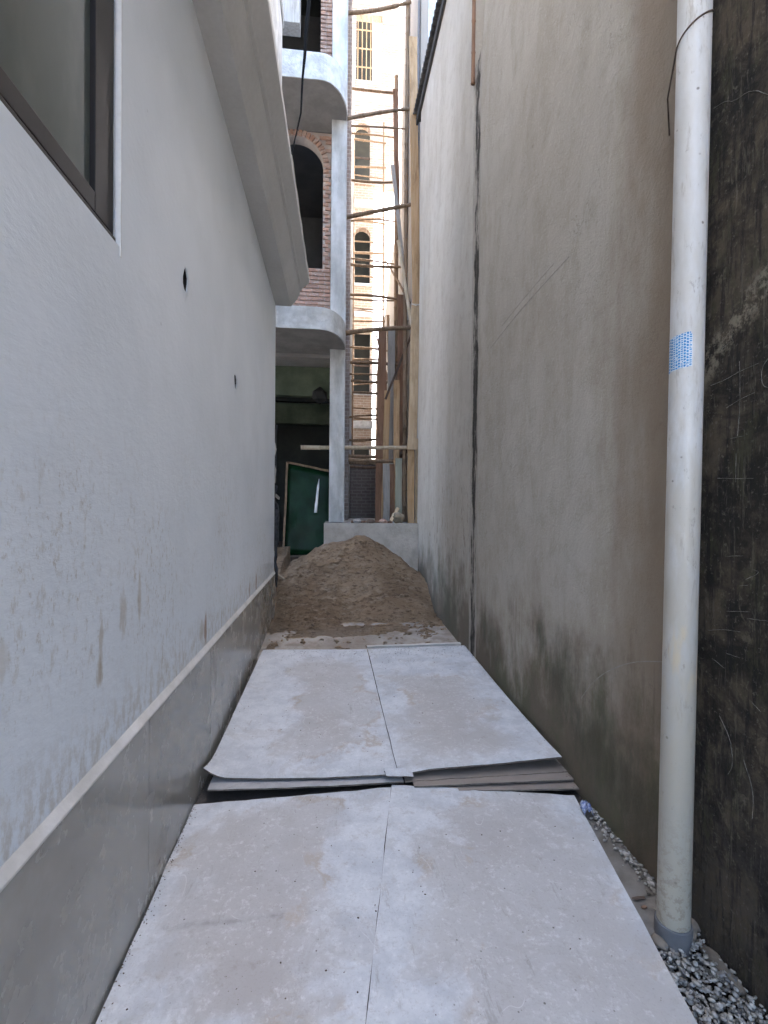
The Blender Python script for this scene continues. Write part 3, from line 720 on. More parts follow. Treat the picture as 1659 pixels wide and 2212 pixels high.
# plaster panel, interior floors and partitions
box('plaster_panel', (-2.2, 8.05, 9.34), (-.56, 8.30, 12.6), 'wood_grey', CB, .01)
box('storey_floor', (-4.2, 8.72, 4.15), (.22, 15.5, 4.45), 'raw_cement', CB)
box('storey_floor', (-4.2, 8.72, 7.96), (.22, 15.5, 8.3), 'dim_cement', CB)
box('partition', (-4.2, 11.0, 4.46), (.04, 11.15, 7.95), 'dim_cement', CB)
box('partition', (-4.2, 10.6, 8.31), (.04, 10.75, 11.99), 'dim_cement', CB)
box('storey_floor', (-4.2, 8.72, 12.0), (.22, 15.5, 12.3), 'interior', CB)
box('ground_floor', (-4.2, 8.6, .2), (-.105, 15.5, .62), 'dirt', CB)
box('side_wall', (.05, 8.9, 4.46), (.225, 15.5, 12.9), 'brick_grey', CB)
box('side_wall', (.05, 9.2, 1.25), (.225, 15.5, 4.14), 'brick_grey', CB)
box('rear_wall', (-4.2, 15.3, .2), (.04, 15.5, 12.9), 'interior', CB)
box('outer_wall', (-4.4, 8.5, .2), (-4.21, 15.5, 12.9), 'brick_grey', CB)
box('beam', (-4.2, 9.3, 3.60), (.04, 9.5, 4.148), 'green_cement', CB, .01)
box('beam', (-4.2, 11.2, 3.40), (.04, 11.4, 3.86), 'green_cement', CB, .01)
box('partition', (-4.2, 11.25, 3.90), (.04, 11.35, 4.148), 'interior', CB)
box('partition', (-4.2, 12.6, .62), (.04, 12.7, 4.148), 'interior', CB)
box('rear_pillar', (.24, 9.9, 1.25), (.36, 10.1, 12.5), 'brick_grey', CB, .01)
box('rear_pillar', (.24, 12.2, 1.25), (.50, 12.4, 12.5), 'pillar_cement', CB, .01)

# ------------------------------------------------------------------ far brick building
FB = thing('far_brick_building', (1, 16.5, 0), 'tall narrow brick building with stacked arched windows in bright light at the back', 'building')
def win(x0, x1, z0, z1, arch):
    if not arch: return rect(x0, x1, z0, z1)
    r = (x1-x0)/2; return [(x0, z0), (x1, z0)]+arch_pts((x0+x1)/2, z1-r, r, 0, math.pi, 12)
wins = [(.685, 1.20, 12.15, 14.06, 1), (.70, 1.225, 8.82, 10.68, 1), (.72, 1.255, 5.26, 7.28, 0), (.75, 1.27, 2.3, 3.55, 0)]
slabpoly('wall', rect(.30, 1.325, 1.0, 12.05), [win(*q) for q in wins[1:]], lambda u, v, d: (u, 16+d, v), .25, 'brick_far', FB)
slabpoly('upper_wall', rect(.30, 2.10, 12.055, 22), [win(*wins[0]), rect(.71, 1.56, 15.45, 17.6), rect(.71, 1.56, 18.6, 20.6)], lambda u, v, d: (u, 15.97+d, v), .28, 'brick_far', FB)
for z0, z1 in ((4.1, 4.35), (7.75, 8.0), (11.3, 11.55), (14.75, 15.0)):
    box('floor_band', (.28, 15.95, z0), (1.34 if z1 < 12 else 2.12, 15.998 if z1 < 12 else 15.968, z1), 'white_cement', FB)
box('inner_dark', (.31, 16.9, 1.), (1.32, 17.0, 22), 'interior', FB)
box('inner_side', (1.22+.085, 16.26, 1.), (1.325, 16.9, 12), 'brick_far', FB)
for q in wins:
    WF = box('window_sill', (q[0]-.05, 15.90, q[2]-.07), (q[1]+.05, 15.965, q[2]), 'white_cement', FB)
    box('window_transom', (q[0], 16.12, q[2]+(q[3]-q[2])*.45), (q[1], 16.16, q[2]+(q[3]-q[2])*.45+.05), 'wood_dark', FB)
for zz in (15.45, 18.6):
    for i in range(6): box('grille_bar', (.75+.14*i, 15.99, zz), (.78+.14*i, 16.02, zz+2.1), 'wood_tan', FB)
    for i in range(3): box('grille_bar', (.71, 15.985, zz+.4+.6*i), (1.56, 15.989, zz+.45+.6*i), 'wood_tan', FB)
BK = box('back_wall', (.46, 11.8, 1.25), (1.46, 11.95, 2.62), 'brick_dark'); tag(BK, 'dark low brick wall under the bamboo platform', 'wall')

# ------------------------------------------------------------------ bamboo scaffold
SC = thing('bamboo_scaffold', (.75, 8.6, 1.25), 'rough bamboo scaffold rungs tied across the gap beside the white pillar', 'scaffold')
for q in ((.22, 8.60, 10.14, 1.34, 8.60, 10.47, .030), (.23, 8.60, 8.31, 1.34, 8.60, 8.59, .030), (.23, 8.60, 6.59, 1.42, 8.60, 6.91, .035), (.24, 8.60, 4.57, 1.42, 8.60, 4.72, .040), (-.53, 8.60, 2.54, 1.42, 8.60, 2.58, .036)):
    bamboo('rung', q[:3], q[3:6], q[6], 'bamboo' if q[2] > 3 else 'bamboo_pale', SC, .03)
for q in ((.30, 10.20, 10.21, 1.30, 10.20, 10.20, .026), (.31, 10.20, 8.32, 1.36, 10.20, 8.35, .026), (.30, 10.20, 6.57, 1.43, 10.20, 6.58, .030), (.35, 10.20, 5.94, 1.34, 10.20, 5.90, .028), (.38, 10.20, 4.53, 1.41, 10.20, 4.52, .034), (.40, 10.20, 4.15, 1.34, 10.20, 4.15, .026), (.42, 10.20, 3.91, 1.34, 10.20, 3.87, .026)):
    bamboo('rung', q[:3], q[3:6], q[6], 'bamboo', SC, .03)
for q in ((.33, 9.40, 2.49, 1.30, 9.40, 2.51, .035), (.32, 9.00, 2.38, 1.30, 9.00, 2.38, .035), (.36, 9.90, 2.41, 1.30, 9.90, 2.42, .030), (.40, 10.30, 2.36, 1.30, 10.30, 2.38, .030)):
    bamboo('platform_pole', q[:3], q[3:6], q[6], 'bamboo', SC, .02)
plank('platform_bearer', (1.365, 8.7, 2.56), (1.10, 10.4, 2.30), .09, .07, 'wood_dark', SC)
bamboo('upright', (1.32, 8.66, 1.25), (1.30, 8.66, 10.8), .036, 'bamboo', SC, .02)
bamboo('upright', (1.33, 10.26, 1.25), (1.31, 10.26, 10.6), .045, 'wood_brown' if False else 'bamboo', SC, .03)
for k in range(9):
    z = 2.9+.86*k+random.uniform(-.2, .2); yy = random.choice((9.5, 10.9, 11.6)); dz = random.uniform(-.12, .12)
    bamboo('rung', (.31+random.uniform(0, .1), yy, z), (1.40, yy, z+dz), random.uniform(.015, .024), 'bamboo', SC, .04)
for yy, xx in ((9.5, 1.37), (10.9, 1.38), (11.6, 1.36), (12.2, 1.40)):
    bamboo('upright', (xx, yy, 1.25), (xx-random.uniform(.02, .10), yy, random.uniform(4.6, 6.2)), random.uniform(.028, .04), random.choice(('bamboo', 'wood_brown')), SC, .05)
bamboo('brace', (1.40, 9.5, 3.0), (1.05, 11.6, 5.6), .022, 'wood_brown', SC, .03)
bamboo('brace', (1.38, 8.7, 5.2), (1.25, 11.6, 7.4), .022, 'bamboo', SC, .03)
S2 = thing('bamboo_scaffold', (1., 13.6, 1.25), 'thin bamboo scaffold rungs in front of the far brick building', 'scaffold')
for q in ((.55, 13.60, 11.73, 1.46, 13.60, 11.69, .026), (.56, 13.60, 10.96, 1.46, 13.60, 11.01, .026), (.57, 13.60, 9.49, 1.46, 13.60, 9.44, .030), (.58, 13.60, 8.59, 1.46, 13.60, 8.61, .035), (.59, 13.60, 7.06, 1.46, 13.60, 7.07, .022), (.59, 13.60, 6.70, 1.46, 13.60, 6.73, .030), (.60, 13.60, 5.97, 1.43, 13.60, 5.95, .026), (.60, 13.60, 5.63, 1.42, 13.60, 5.64, .030), (.61, 13.60, 4.29, 1.42, 13.60, 4.28, .024), (.61, 13.60, 4.00, 1.42, 13.60, 3.97, .026)):
    bamboo('rung', q[:3], q[3:6], q[6], 'bamboo', S2, .03)
for k in range(9):
    z = 3.2+.98*k+random.uniform(-.25, .25); bamboo('rung', (.58, 14.3, z), (1.45, 14.3, z+random.uniform(-.1, .1)), random.uniform(.016, .024), 'bamboo', S2, .03)
bamboo('upright', (.56, 13.66, 1.25), (.55, 13.66, 12.3), .03, 'bamboo', S2, .03)
bamboo('upright', (1.42, 13.66, 1.25), (1.40, 13.66, 12.3), .03, 'bamboo', S2, .03)

# ------------------------------------------------------------------ timber standing at the right of the terrace
TP = thing('timber_post', (1.3, 7.6, 1.26), 'tall orange-brown timber post of lapped boards at the wall corner', 'post')
plank('upper_board', (1.325, 7.62, 4.62), (1.225, 7.62, 8.9), .125, .035, 'wood_tan', TP)
plank('middle_board', (1.265, 7.58, 2.42), (1.305, 7.58, 4.72), .135, .03, 'wood_pale', TP)
plank('lower_board', (1.265, 7.62, 1.262), (1.255, 7.62, 2.62), .105, .035, 'wood_tan', TP)
plank('lower_board', (1.36, 7.60, 1.262), (1.355, 7.60, 2.60), .055, .035, 'wood_pale', TP)
tube('tie_wire', [(1.235, 7.555, 4.70), (1.30, 7.555, 4.68), (1.375, 7.555, 4.70)], .008, 'string', TP)
PL = [((.925, 9.25, 1.25), (.955, 9.3, 4.90), .165, 'wood_brown', 'red-brown plank standing nearest the bright gap'),
      ((1.155, 9.35, 1.25), (1.15, 9.4, 4.95), .14, 'wood_grey', 'grey board standing between two brown planks'),
      ((1.34, 9.1, 1.25), (1.33, 9.3, 5.6), .17, 'wood_brown', 'wide brown plank standing beside the timber post'),
      ((1.00, 9.15, 1.25), (1.05, 9.18, 3.72), .11, 'wood_tan', 'short orange offcut standing before the red-brown plank'),
      ((1.215, 8.95, 1.25), (1.20, 9.0, 3.88), .11, 'wood_tan', 'orange board standing under the diagonal brace'),
      ((1.00, 8.72, 1.25), (.99, 8.75, 2.30), .12, 'wood_grey', 'short grey post propping the bamboo platform'),
      ((1.225, 8.74, 1.25), (1.22, 8.76, 2.40), .12, 'wood_green', 'short pale green board under the bamboo platform'),
      ((1.115, 8.86, 1.25), (1.11, 8.88, 2.30), .09, 'wood_brown', 'short maroon board between the grey and pale green ones')]
for a, b, wd, mt, lb in PL:
    t = plank('plank', a, b, wd, .03, mt, None, wob=.006); tag(t, lb, 'plank', 'planks standing on the terrace')
o = plank('diagonal_brace', (1.46, 8.9, 4.72), (.985, 8.9, 3.50), .06, .04, 'wood_dark', None, side=(0, 1, 0)); tag(o, 'dark diagonal timber brace crossing the standing planks', 'plank')
o = bamboo('leaning_pole', (1.345, 8.2, 4.60), (1.11, 8.25, 6.05), .03, 'bamboo_pale', None, .02); tag(o, 'pale pole leaning against the tall timber post', 'pole')
o = plank('leaning_board', (1.42, 9.0, 5.0), (1.15, 9.5, 8.2), .07, .03, 'wood_grey', None); tag(o, 'long thin grey board leaning high on the grey wall', 'plank')
o = plank('leaning_board', (1.27, 9.6, 7.3), (1.22, 9.7, 9.85), .10, .03, 'wood_brown', None); tag(o, 'upper brown board fixed upright near the top rungs', 'plank')
def lump(name, c, s, mat, label, cat, seed, parent=None, n=2):
    bm = bmesh.new(); bmesh.ops.create_icosphere(bm, subdivisions=n, radius=1)
    for v in bm.verts:
        k = 1+.35*hn(v.co.x*1.7+seed, v.co.y*1.7, v.co.z*1.7+seed*.3); v.co = Vector((c[0]+v.co.x*s[0]*k, c[1]+v.co.y*s[1]*k, c[2]+v.co.z*s[2]*k))
    o = from_bm(name, bm, mat, parent, n > 2)
    if label: tag(o, label, cat)
    return o
lump('cement_sack', (1.05, 7.56, 1.345), (.11, .09, .08), 'sack', 'crumpled tan sack lying on the plinth', 'sack', 3.1, n=3)
plank('wood_offcut', (.93, 7.5, 1.30), (1.06, 7.62, 1.50), .05, .02, 'wood_pale', None)
tag(bpy.data.objects['wood_offcut'], 'small pale wood offcut propped on the tan sack', 'offcut')
for k, (x, y, z, lb) in enumerate(((.42, 7.6, 1.29, 'grey rubble lump on the plinth beside the white pillar'), (.62, 7.55, 1.28, 'brown rubble lump in the middle of the plinth top'), (.83, 7.65, 1.285, 'rubble lump on the plinth left of the tan sack'))):
    lump('rubble', (x, y, z), (.07, .05, .04), ('raw_cement', 'dirt', 'brick')[k], lb, 'rubble', 7.7*k)
o = bamboo('stick', (.32, 7.62, 1.275), (.98, 7.7, 1.27), .018, 'wood_brown', None, .01); tag(o, 'thin brown stick lying along the plinth top', 'stick')

# ------------------------------------------------------------------ things inside the ground floor
GP = thing('green_panel', (-.5, 9.2, .62), 'dark green shiny panel in a pale wooden frame leaning in the doorway', 'panel')
c0, c1, c2, c3 = Vector((-.83, 8.95, .63)), Vector((-.02, 9.00, .63)), Vector((.02, 9.22, 2.14)), Vector((-.79, 9.2, 2.30))
V = []; F = []; n = 14
for i in range(n+1):
    for j in range(n+1):
        u, v = i/n, j/n; p = c0.lerp(c1, u).lerp(c3.lerp(c2, u), v); p.y += .02*hn(u*3, v*4, 2); V.append(p)
for i in range(n):
    for j in range(n): F.append((i*(n+1)+j, (i+1)*(n+1)+j, (i+1)*(n+1)+j+1, i*(n+1)+j+1))
g = mesh('film', V, F, 'green_sheet', GP, True); m_ = g.modifiers.new('t', 'SOLIDIFY'); m_.thickness = .006
plank('frame_side', c0+Vector((-.02, -.02, 0)), c3+Vector((-.02, -.02, .03)), .035, .03, 'bamboo', GP)
plank('frame_top', c3+Vector((-.02, -.025, .03)), c2+Vector((.0, -.025, .03)), .035, .03, 'bamboo', GP, side=(0, 0, 1))
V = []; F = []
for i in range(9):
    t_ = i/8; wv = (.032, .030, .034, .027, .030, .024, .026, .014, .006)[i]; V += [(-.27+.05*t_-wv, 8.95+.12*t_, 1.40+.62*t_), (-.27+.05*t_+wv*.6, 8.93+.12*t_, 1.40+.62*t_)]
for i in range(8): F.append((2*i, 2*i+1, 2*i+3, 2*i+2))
o = mesh('highlight_strip', V, F, 'bead', None, True); tag(o, 'bright white strip added as the highlight on the dark green panel', 'strip'); o.modifiers.new('t', 'SOLIDIFY').thickness = .006  # white strip standing in for the glint on the green panel
o = bamboo('stick', (-.86, 6.5, .72), (-.57, 6.62, .50), .016, 'bamboo_pale', None, 0.); tag(o, 'short pale stick leaning out from behind the white house corner', 'stick')
# torn netting hanging behind the corner of the left house
TN = thing('torn_netting', (-.8, 6.3, 1.0), 'ragged dark netting and cardboard hanging behind the white house corner', 'netting')
for k in range(16):
    z1 = random.uniform(1.1, 2.75); L_ = random.uniform(.25, .8); x = random.uniform(-.75, -.685); y = random.uniform(6.12, 6.3)
    pts = []
    for i in range(7):
        t = i/6; pts.append((x+.03*hn(k*3.3, t*3)+.01*math.sin(t*7+k), y+.03*hn(t*3, k*2.), z1-L_*t))
    V = []; F = []
    wv = random.uniform(.010, .035)
    for i, p in enumerate(pts): V += [(p[0]-wv, p[1], p[2]), (p[0]+wv*random.uniform(.3, 1), p[1]+.015, p[2]-.01)]
    for i in range(6): F.append((2*i, 2*i+1, 2*i+3, 2*i+2))
    q = mesh('shred', V, F, 'netting' if k % 4 else 'string', TN, True); q.modifiers.new('t', 'SOLIDIFY').thickness = .003
V = [(-.86, 6.22, 1.78), (-.64, 6.25, 1.62), (-.66, 6.40, 1.60), (-.88, 6.38, 1.76), (-.74, 6.2, 1.72)]
q = mesh('cardboard', V, [(0, 4, 1, 2, 3)], 'card', TN); q.modifiers.new('t', 'SOLIDIFY').thickness = .01
lump('bundle', (-.76, 6.28, 1.25), (.11, .07, .36), 'netting', None, None, 2.2, TN, 3)
lump('hanging_bundle', (-.22, 9.22, 3.60), (.17, .09, .16), 'black', 'dark bundle hanging from the greenish beam inside', 'bundle', 5.5, n=1)
# cable
cp = [(-.36, 7.25, 9.3), (-.375, 7.22, 8.8), (-.41, 7.2, 8.4), (-.425, 7.2, 8.05), (-.455, 7.18, 7.7), (-.475, 7.18, 7.2), (-.62, 6.9, 6.2), (-.75, 6.2, 5.4), (-.8, 5.9, 4.6)]
o = tube('hanging_cable', cp, [.028, .028, .026, .022, .016, .012, .01, .01, .01], 'cable', None, 8); tag(o, 'black cable hanging down past the upper balcony', 'cable')
sp = []
for i in range(30):
    t = i/29; y = 3.9+2.1*t; sp.append((-.281+.023*(y-6.03)+.004, y, 4.262+.012*math.sin(t*31)))
o = tube('twine', sp, .0035, 'string', None, 5); tag(o, 'thin white twine running along the eave edge', 'twine')

# ------------------------------------------------------------------ sand
def sand_h(x, y):
    wx = x+.16*hn(x*1.3, y*1.3, 11); wy = y+.16*hn(x*1.5+7, y*1.5, 3)
    dx, dy = wx-.42, wy-7.22
    ax = 2.0 if dx < 0 else 1.45; ay = 1.38 if dy < 0 else 2.2
    h = .985*max(0, 1-math.sqrt((dx/ax)**2+(dy/ay)**2+.005))
    for cx, cy, rx, ry, hh in ((.72, 6.1, .55, .48, .17), (-.15, 6.25, .7, .45, .14), (-.5, 6.7, .6, .7, .28), (1.2, 6.6, .3, .6, .14)):
        r = math.hypot((wx-cx)/rx, (wy-cy)/ry)
        if r < 1: h = max(h, hh*(1-r*r)+.35*h)
    k = min(1, h*6)
    h += (.055*hn(x*2.6, y*2.6, 4)+.026*hn(x*7, y*7, 6)+.016*hn(x*15, y*15, 2))*k+.007*hn(x*31, y*31, 7)
    t = h*9+1.1*hn(x*2, y*2, 8); h += .010*math.sin(t*3.0)*k           # small slumps
    d = math.hypot(x+.13, (y-5.86)*1.1)
    if d < .17: h -= .10*(1-d/.17)
    skirt = .026*(1.25*hn(x*2.3+3, y*3.1, 9)+.6*hn(x*6, y*6, 5)+.45*hn(x*15, y*15, 1))
    fr = max(0, min(1, (y-4.7)/.9))
    h += skirt+.036*fr-.020-.05*max(0, (x-.75))*max(0, 6.1-y)
    if x < -.69: h = max(h, .42+.1*hn(x*2, y*2)+.12*max(0, y-6.6))
    return h
V = []; F = []; nx, ny = 180, 250
for j in range(ny+1):
    for i in range(nx+1):
        x = -1.45+(1.316+1.45)*i/nx; y = 4.70+(8.55-4.70)*j/ny
        V.append((x, y, gz(y)-.012+sand_h(x, y)))
for j in range(ny):
    for i in range(nx):
        x = -1.45+2.766*(i+.5)/nx; y = 4.70+3.85*(j+.5)/ny
        if x < -.69 and y < 6.06: continue
        if x > -.10 and y > 7.256: continue
        F.append((j*(nx+1)+i, j*(nx+1)+i+1, (j+1)*(nx+1)+i+1, (j+1)*(nx+1)+i))
sd_ = mesh('sand_pile', V, F, 'sand', None, True); tag(sd_, 'heap of damp brown building sand against the plinth', 'sand')
# clods and pebbles in the sand
def scatter(name, pts, smin, smax, mat, parent=None, flat=.7, sub=1, tones=True):
    V = []; F = []; T = []
    bm = bmesh.new(); bmesh.ops.create_icosphere(bm, subdivisions=sub, radius=1); bv = [v.co.copy() for v in bm.verts]; bf = [[v.index for v in f.verts] for f in bm.faces]; bm.free()
    for x, y, z in pts:
        s = random.uniform(smin, smax); a = random.uniform(0, 6.28); sx, sy, sz = s*random.uniform(.8, 1.5), s*random.uniform(.6, 1.), s*flat*random.uniform(.6, 1.1); o = len(V); tn = random.random(); sh = random.uniform(0, 50)
        ca, sa = math.cos(a), math.sin(a)
        for v in bv:
            k = 1+.3*hn(v.x*1.3+sh, v.y*1.3+v.z); px, py = v.x*sx*k, v.y*sy*k
            V.append((x+px*ca-py*sa, y+px*sa+py*ca, z+v.z*sz*k)); T.append(tn)
        F += [tuple(i+o for i in f) for f in bf]
    ob = mesh(name, V, F, mat, parent, True)
    if tones:
        at = ob.data.attributes.new('tone', 'FLOAT', 'POINT'); at.data.foreach_set('value', T)
    return ob
pts = []
while len(pts) < 900:
    x = random.uniform(-.66, 1.3); y = random.uniform(4.75, 7.1); h = sand_h(x, y)
    if h < -.004 or random.random() > .35+h: 
        if random.random() > .12: continue
    pts.append((x, y, gz(y)-.012+max(h, .002)))
pts2 = [(x, y, z) for x, y, z in pts if random.random() < .10]
tag(scatter('soil_lumps', pts2, .018, .042, 'sand', None, .6, 2, False), 'larger brown lumps lying on the sand heap', 'lumps', kind='stuff')
tag(scatter('sand_clods', pts, .006, .022, 'sand', None, .8, 1, False), 'small clods scattered over the brown sand', 'clods', kind='stuff')

# ------------------------------------------------------------------ cement boards laid on the alley floor
def board(label, c, th, mat, zf, group='cement boards laid on the alley floor', n=28, wob=.003, name='cement_board', edge=.004):
    """c: far-left, far-right, near-right, near-left (x, y); zf(u, v) height of underside; u left-right, v near-far"""
    fl, fr, nr, nl = [Vector((*p, 0)) for p in c]; cen = (fl+fr+nr+nl)/4
    sd = random.uniform(0, 90); V = []; F = []
    for k in (0, 1):
        for j in range(n+1):
            for i in range(n+1):
                u, v = i/n, j/n; p = nl.lerp(nr, u).lerp(fl.lerp(fr, u), v)
                e = Vector((0, 0, 0))
                if i in (0, n): e.x += edge*(hn(v*9+sd, 3)+.6*hn(v*41+sd, 3))
                if j in (0, n): e.y += edge*1.5*(hn(u*9+sd, 5)+.6*hn(u*37+sd, 5))
                z = zf(u, v)+wob*hn(u*2.2+sd, v*2.4)+(th if k else 0)
                V.append((p.x+e.x, p.y+e.y, z))
    q = (n+1)**2
    for j in range(n):
        for i in range(n):
            a = j*(n+1)+i; F.append((q+a, q+a+1, q+a+n+2, q+a+n+1)); F.append((a, a+n+1, a+n+2, a+1))
    def I(i, j): return j*(n+1)+i
    for i in range(n):
        F.append((I(i, 0), I(i+1, 0), q+I(i+1, 0), q+I(i, 0))); F.append((I(i+1, n), I(i, n), q+I(i, n), q+I(i+1, n)))
        F.append((I(0, i+1), I(0, i), q+I(0, i), q+I(0, i+1))); F.append((I(n, i), I(n, i+1), q+I(n, i+1), q+I(n, i)))
    me = bpy.data.meshes.new(name); me.from_pydata([tuple(Vector(v)-Vector((cen.x, cen.y, 0))) for v in V], [], F); me.update(); me.materials.append(MT[mat]); me.materials.append(MT['board_edge'])
    for p in me.polygons[2*n*n:]: p.material_index = 1
    o = link(name, me, None, (cen.x, cen.y, 0)); tag(o, label, 'board', group); return o
G = lambda v, y0, y1: gz(y0+(y1-y0)*v)
# lower row
board('near left cement board with a grey damp blotch, beside the tiled skirting', [(-.668, 2.505), (.3295, 2.545), (-.0555, .50), (-.655, .50)], .007, 'board_a', lambda u, v: .000+.010*u*v, wob=.002)
board('near right cement board with a big beige stain, laid askew beside the gravel', [(.335, 2.565), (1.272, 2.395), (.915, .45), (-.03, .62)], .008, 'board_b', lambda u, v: .013-.009*u-.003*(1-v), wob=.002)
# left pile, from the bottom
board('middle board of the left pile, its white front edge above a dark gap', [(-.645, 4.58), (.35, 4.53), (.40, 2.565), (-.615, 2.555)], .008, 'board_under', lambda u, v: .043-.017*u+(G(v, 2.55, 4.55)+.010-.043+.017*u)*min(1, v*2.2)-.006*math.sin(math.pi*u)*(1-v), wob=.001)
UL = board('upper left cement board with a lifted front corner, far row', [(-.622, 4.665), (.352, 4.60), (.372, 2.60), (-.655, 2.63)], .008, 'board_c', lambda u, v: .066-.017*u+(.145-.066+.017*u)*(v*.6+.4*v*v*(3-2*v))-.012*math.sin(math.pi*u)*(1-v)**3+.05*max(0, 1-u*8)**2*max(0, 1-v*7)**2, wob=.001)
# right pile
board('brown lowest board of the right pile', [(.42, 4.45), (1.30, 4.45), (1.312, 2.415), (.50, 2.50)], .008, 'board_brown', lambda u, v: .006+G(v, 2.45, 4.45)+.018*(1-v)*u, wob=.001)
board('second board of the right pile with a brown dusty top', [(.40, 4.5), (1.302, 4.5), (1.308, 2.47), (.45, 2.525)], .007, 'board_brown', lambda u, v: .017+.024*u*(1-v)+(G(v, 2.5, 4.5)+.003)*1., wob=.001)
board('third board of the right pile just under the top one', [(.385, 4.54), (1.300, 4.54), (1.308, 2.54), (.41, 2.57)], .006, 'board_brown', lambda u, v: .024+.026*u*(1-v)+(G(v, 2.5, 4.5)+.004)*v, wob=.001)  # brown tone put in to keep the gap below the top board dark
board('upper right cement board with a warm beige stain, far row', [(.358, 4.60), (1.312, 4.635), (1.292, 2.575), (.378, 2.60)], .008, 'board_d', lambda u, v: .046+.020*min(1, u*5)+.099*(v*.6+.4*v*v*(3-2*v))*(1-.14*min(1, u*5))+.046*u**1.5*(1-v)**2.5, wob=.001)
board('small white board scrap bridging the two piles', [(.30, 2.64), (.455, 2.635), (.45, 2.565), (.305, 2.57)], .004, 'board_white', lambda u, v: .067-.006*(1-v)-.006*u, n=6, wob=.0, name='board_scrap', group='board scraps')
o = plank('white_batten', (.36, 4.69, .150), (1.295, 4.72, .152), .045, .018, 'ledge', None, side=(0, 1, 0), seg=14, wob=.002); tag(o, 'thin white batten lying along the far board edge', 'batten')

# crumbs of sand and mortar dropped on the boards
from mathutils.bvhtree import BVHTree
BV = []; BP = []
for ob in [o for o in COL.objects if o.get('category') == 'board']:
    k0 = len(BV); BV += [v.co+ob.location for v in ob.data.vertices]; BP += [[i+k0 for i in p.vertices] for p in ob.data.polygons]
tree = BVHTree.FromPolygons(BV, BP); pts = []
while len(pts) < 520:
    if random.random() < .72: x, y = random.uniform(-.6, 1.25), 4.62-abs(random.gauss(0, .22))
    elif random.random() < .7: x, y = random.uniform(-.6, 1.2), random.uniform(1.2, 4.6)
    else: x, y = random.choice((-.20, .25, .85, -.05))+random.gauss(0, .12), random.choice((2.42, 1.9, 3.2, 1.6))+random.gauss(0, .12)
    hit = tree.ray_cast(Vector((x, y, 1)), Vector((0, 0, -1)))
    if hit[0] is not None: pts.append((x, y, hit[0].z+.001))
tag(scatter('board_crumbs', pts, .0012, .0038, 'dirt', None, .6, 1, False), 'dark crumbs of soil scattered on the cement boards', 'crumbs', kind='stuff')

pts = []
for k in range(700):
    y = random.uniform(1.1, 4.7); x = -.668+abs(random.gauss(0, .014)); h0 = tree.ray_cast(Vector((x, y, 1)), Vector((0, 0, -1)))[0]
    pts.append((x, y, (h0.z if h0 is not None else gz(y)-.012)+.001))
for k in range(700):
    y = random.uniform(2.4, 4.7); x = 1.316-abs(random.gauss(0, .016)); h0 = tree.ray_cast(Vector((x, y, 1)), Vector((0, 0, -1)))[0]
    pts.append((x, y, (h0.z if h0 is not None else gz(y)-.012)+.001))
tag(scatter('edge_grit', pts, .0009, .0030, 'dirt', None, .6, 1, False), 'dark grit gathered where the boards meet the walls', 'grit', kind='stuff')

# ------------------------------------------------------------------ gutter, gravel, pipe
V = []; F = []; n = 26
for j in range(n+1):
    for i in range(8):
        y = 1.60+(2.34-1.60)*j/n; x = 1.10+(1.318-1.10)*i/7
        V.append((x, y, -.020+.012*(x-1.1)/.2+.012*(y-1.7)+.004*hn(x*14, y*9)+.008*max(0, (y-2.2)/.14)))
for j in range(n):
    for i in range(7): F.append((j*8+i, j*8+i+1, (j+1)*8+i+1, (j+1)*8+i))
o = mesh('mortar_pad', V, F, 'mortar_pad', None, True); tag(o, kind='structure'); o.modifiers.new('t', 'SOLIDIFY').thickness = .02
pts = []
for k in range(4800):
    y = random.uniform(.3, 1.60); x = random.uniform(1.02, 1.315); pts.append((x, y, -.062+random.uniform(0, .042)+.022*max(0, (x-1.15)/.15)))
for k in range(230):
    y = random.uniform(1.62, 2.32); x = 1.312-abs(random.gauss(0, .03)); pts.append((x, y, -.012+.012*(x-1.1)/.2+.012*(y-1.7)))
tag(scatter('gravel', pts, .004, .0115, 'pebble', None, .55, 1), 'pale river gravel filling the gutter beside the black wall', 'gravel', kind='stuff')
DP = thing('drain_pipe', (1.228, 1.60, 0), 'white plastic downpipe with a blue print patch on the right', 'pipe')
pb, pt = Vector((1.228, 1.60, .01)), Vector((1.2625, 1.60, 9.0))
def pax(z):
    t = (z-.01)/3.33*1.; return Vector((1.228+.034*min(t, 1.05), 1.60, z))
zs = [.005, .2, .6, 1., 1.5, 2., 2.5, 3., 3.4, 5, 9]
tube('tube', [pax(z) for z in zs], .0535, 'pipe', DP, 40, caps=False)
tube('socket', [pax(-.10)+Vector((-.004, -.006, 0)), pax(-.06)+Vector((-.003, -.003, 0)), pax(.030), pax(.036), pax(.036), pax(.02)], [.060, .060, .060, .0585, .0545, .0542], 'grey_pvc', DP, 40, caps=False)
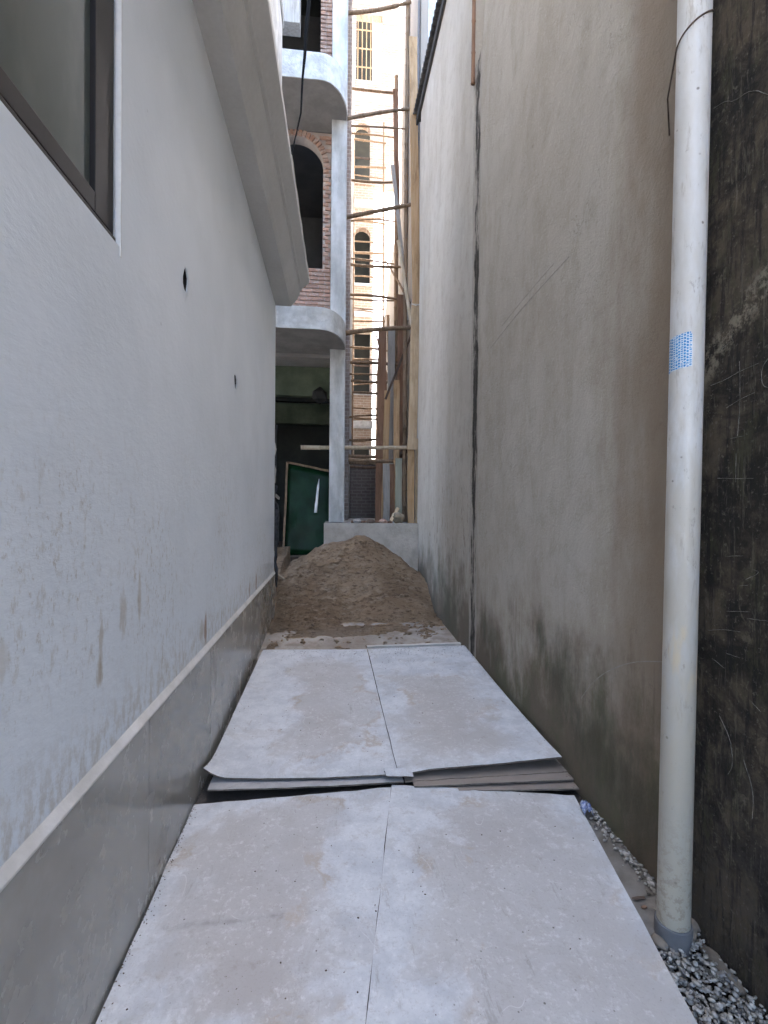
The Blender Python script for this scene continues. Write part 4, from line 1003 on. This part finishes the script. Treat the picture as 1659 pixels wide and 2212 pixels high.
# printed patch wrapped on the pipe, and a tie wire
V = []; F = []; na, nz = 14, 8
for j in range(nz+1):
    for i in range(na+1):
        a = R(146+104*i/na); z = 1.985+.120*j/nz+.012*(i/na)
        if i == na and j == nz: z -= .012
        c = pax(z); V.append((c.x+.0538*math.cos(a), c.y+.0538*math.sin(a), z))
for j in range(nz):
    for i in range(na): F.append((j*(na+1)+i, j*(na+1)+i+1, (j+1)*(na+1)+i+1, (j+1)*(na+1)+i))
mesh('printed_patch', V, F, 'print', DP, True)
ring = []
for i in range(26):
    a = R(150+190*i/25); z = 3.13+.11*i/25; c = pax(z); ring.append((c.x+.0555*math.cos(a), c.y+.0555*math.sin(a), z))
ring = [(1.318, 1.80, 2.98), (1.25, 1.72, 3.05)]+ring
tube('tie_wire', ring, .0028, 'wood_dark', DP, 6)
tube('pipe_clip', [pax(2.72)+Vector((.0, .0, -.011)), pax(2.72)+Vector((0, 0, .011))], .0548, 'grey_pvc', DP, 40, caps=False) if False else None
# mortar lump at the foot of the pipe, dark red scrap, blue wrapper
lump('mortar_lump', (1.29, 1.66, -.02), (.05, .09, .05), 'gutter_mud', 'muddy mortar lump at the foot of the white downpipe', 'mortar', 1.3, n=3)
lump('soil_clump', (1.165, 1.585, -.022), (.028, .03, .016), 'gutter_mud', 'brown soil clump in front of the downpipe socket', 'soil', 6.1, n=3)
lump('soil_clump', (1.30, 1.47, -.02), (.02, .10, .022), 'gutter_mud', 'long soil clump along the foot of the black wall', 'soil', 9.1, n=3)
lump('leaf_litter', (1.20, 1.755, -.008), (.028, .008, .004), 'dirt', 'dark leaf litter strip on the grey mortar beside the pipe', 'litter', 2.9, n=3)
lump('brick_scrap', (1.195, 1.715, -.010), (.012, .007, .006), 'wood_brown', 'small dark red scrap left of the downpipe foot', 'scrap', 4.3, n=2)
V = []; F = []; n = 10
for j in range(n+1):
    for i in range(n+1):
        u, v = i/n-.5, j/n-.5; V.append((1.262+.05*u+.02*v+.012*hn(u*7, v*7), 2.255+.085*v+.01*hn(v*6, u*9, 3), .028+.022*hn(u*6, v*6, 8)+.018*(1-4*u*u)))
for j in range(n):
    for i in range(n): F.append((j*(n+1)+i, j*(n+1)+i+1, (j+1)*(n+1)+i+1, (j+1)*(n+1)+i))
o = mesh('plastic_wrapper', V, F, 'clear_blue', None, True); tag(o, 'crumpled blue and white plastic wrapper against the right wall', 'wrapper'); o.modifiers.new('t', 'SOLIDIFY').thickness = .0015
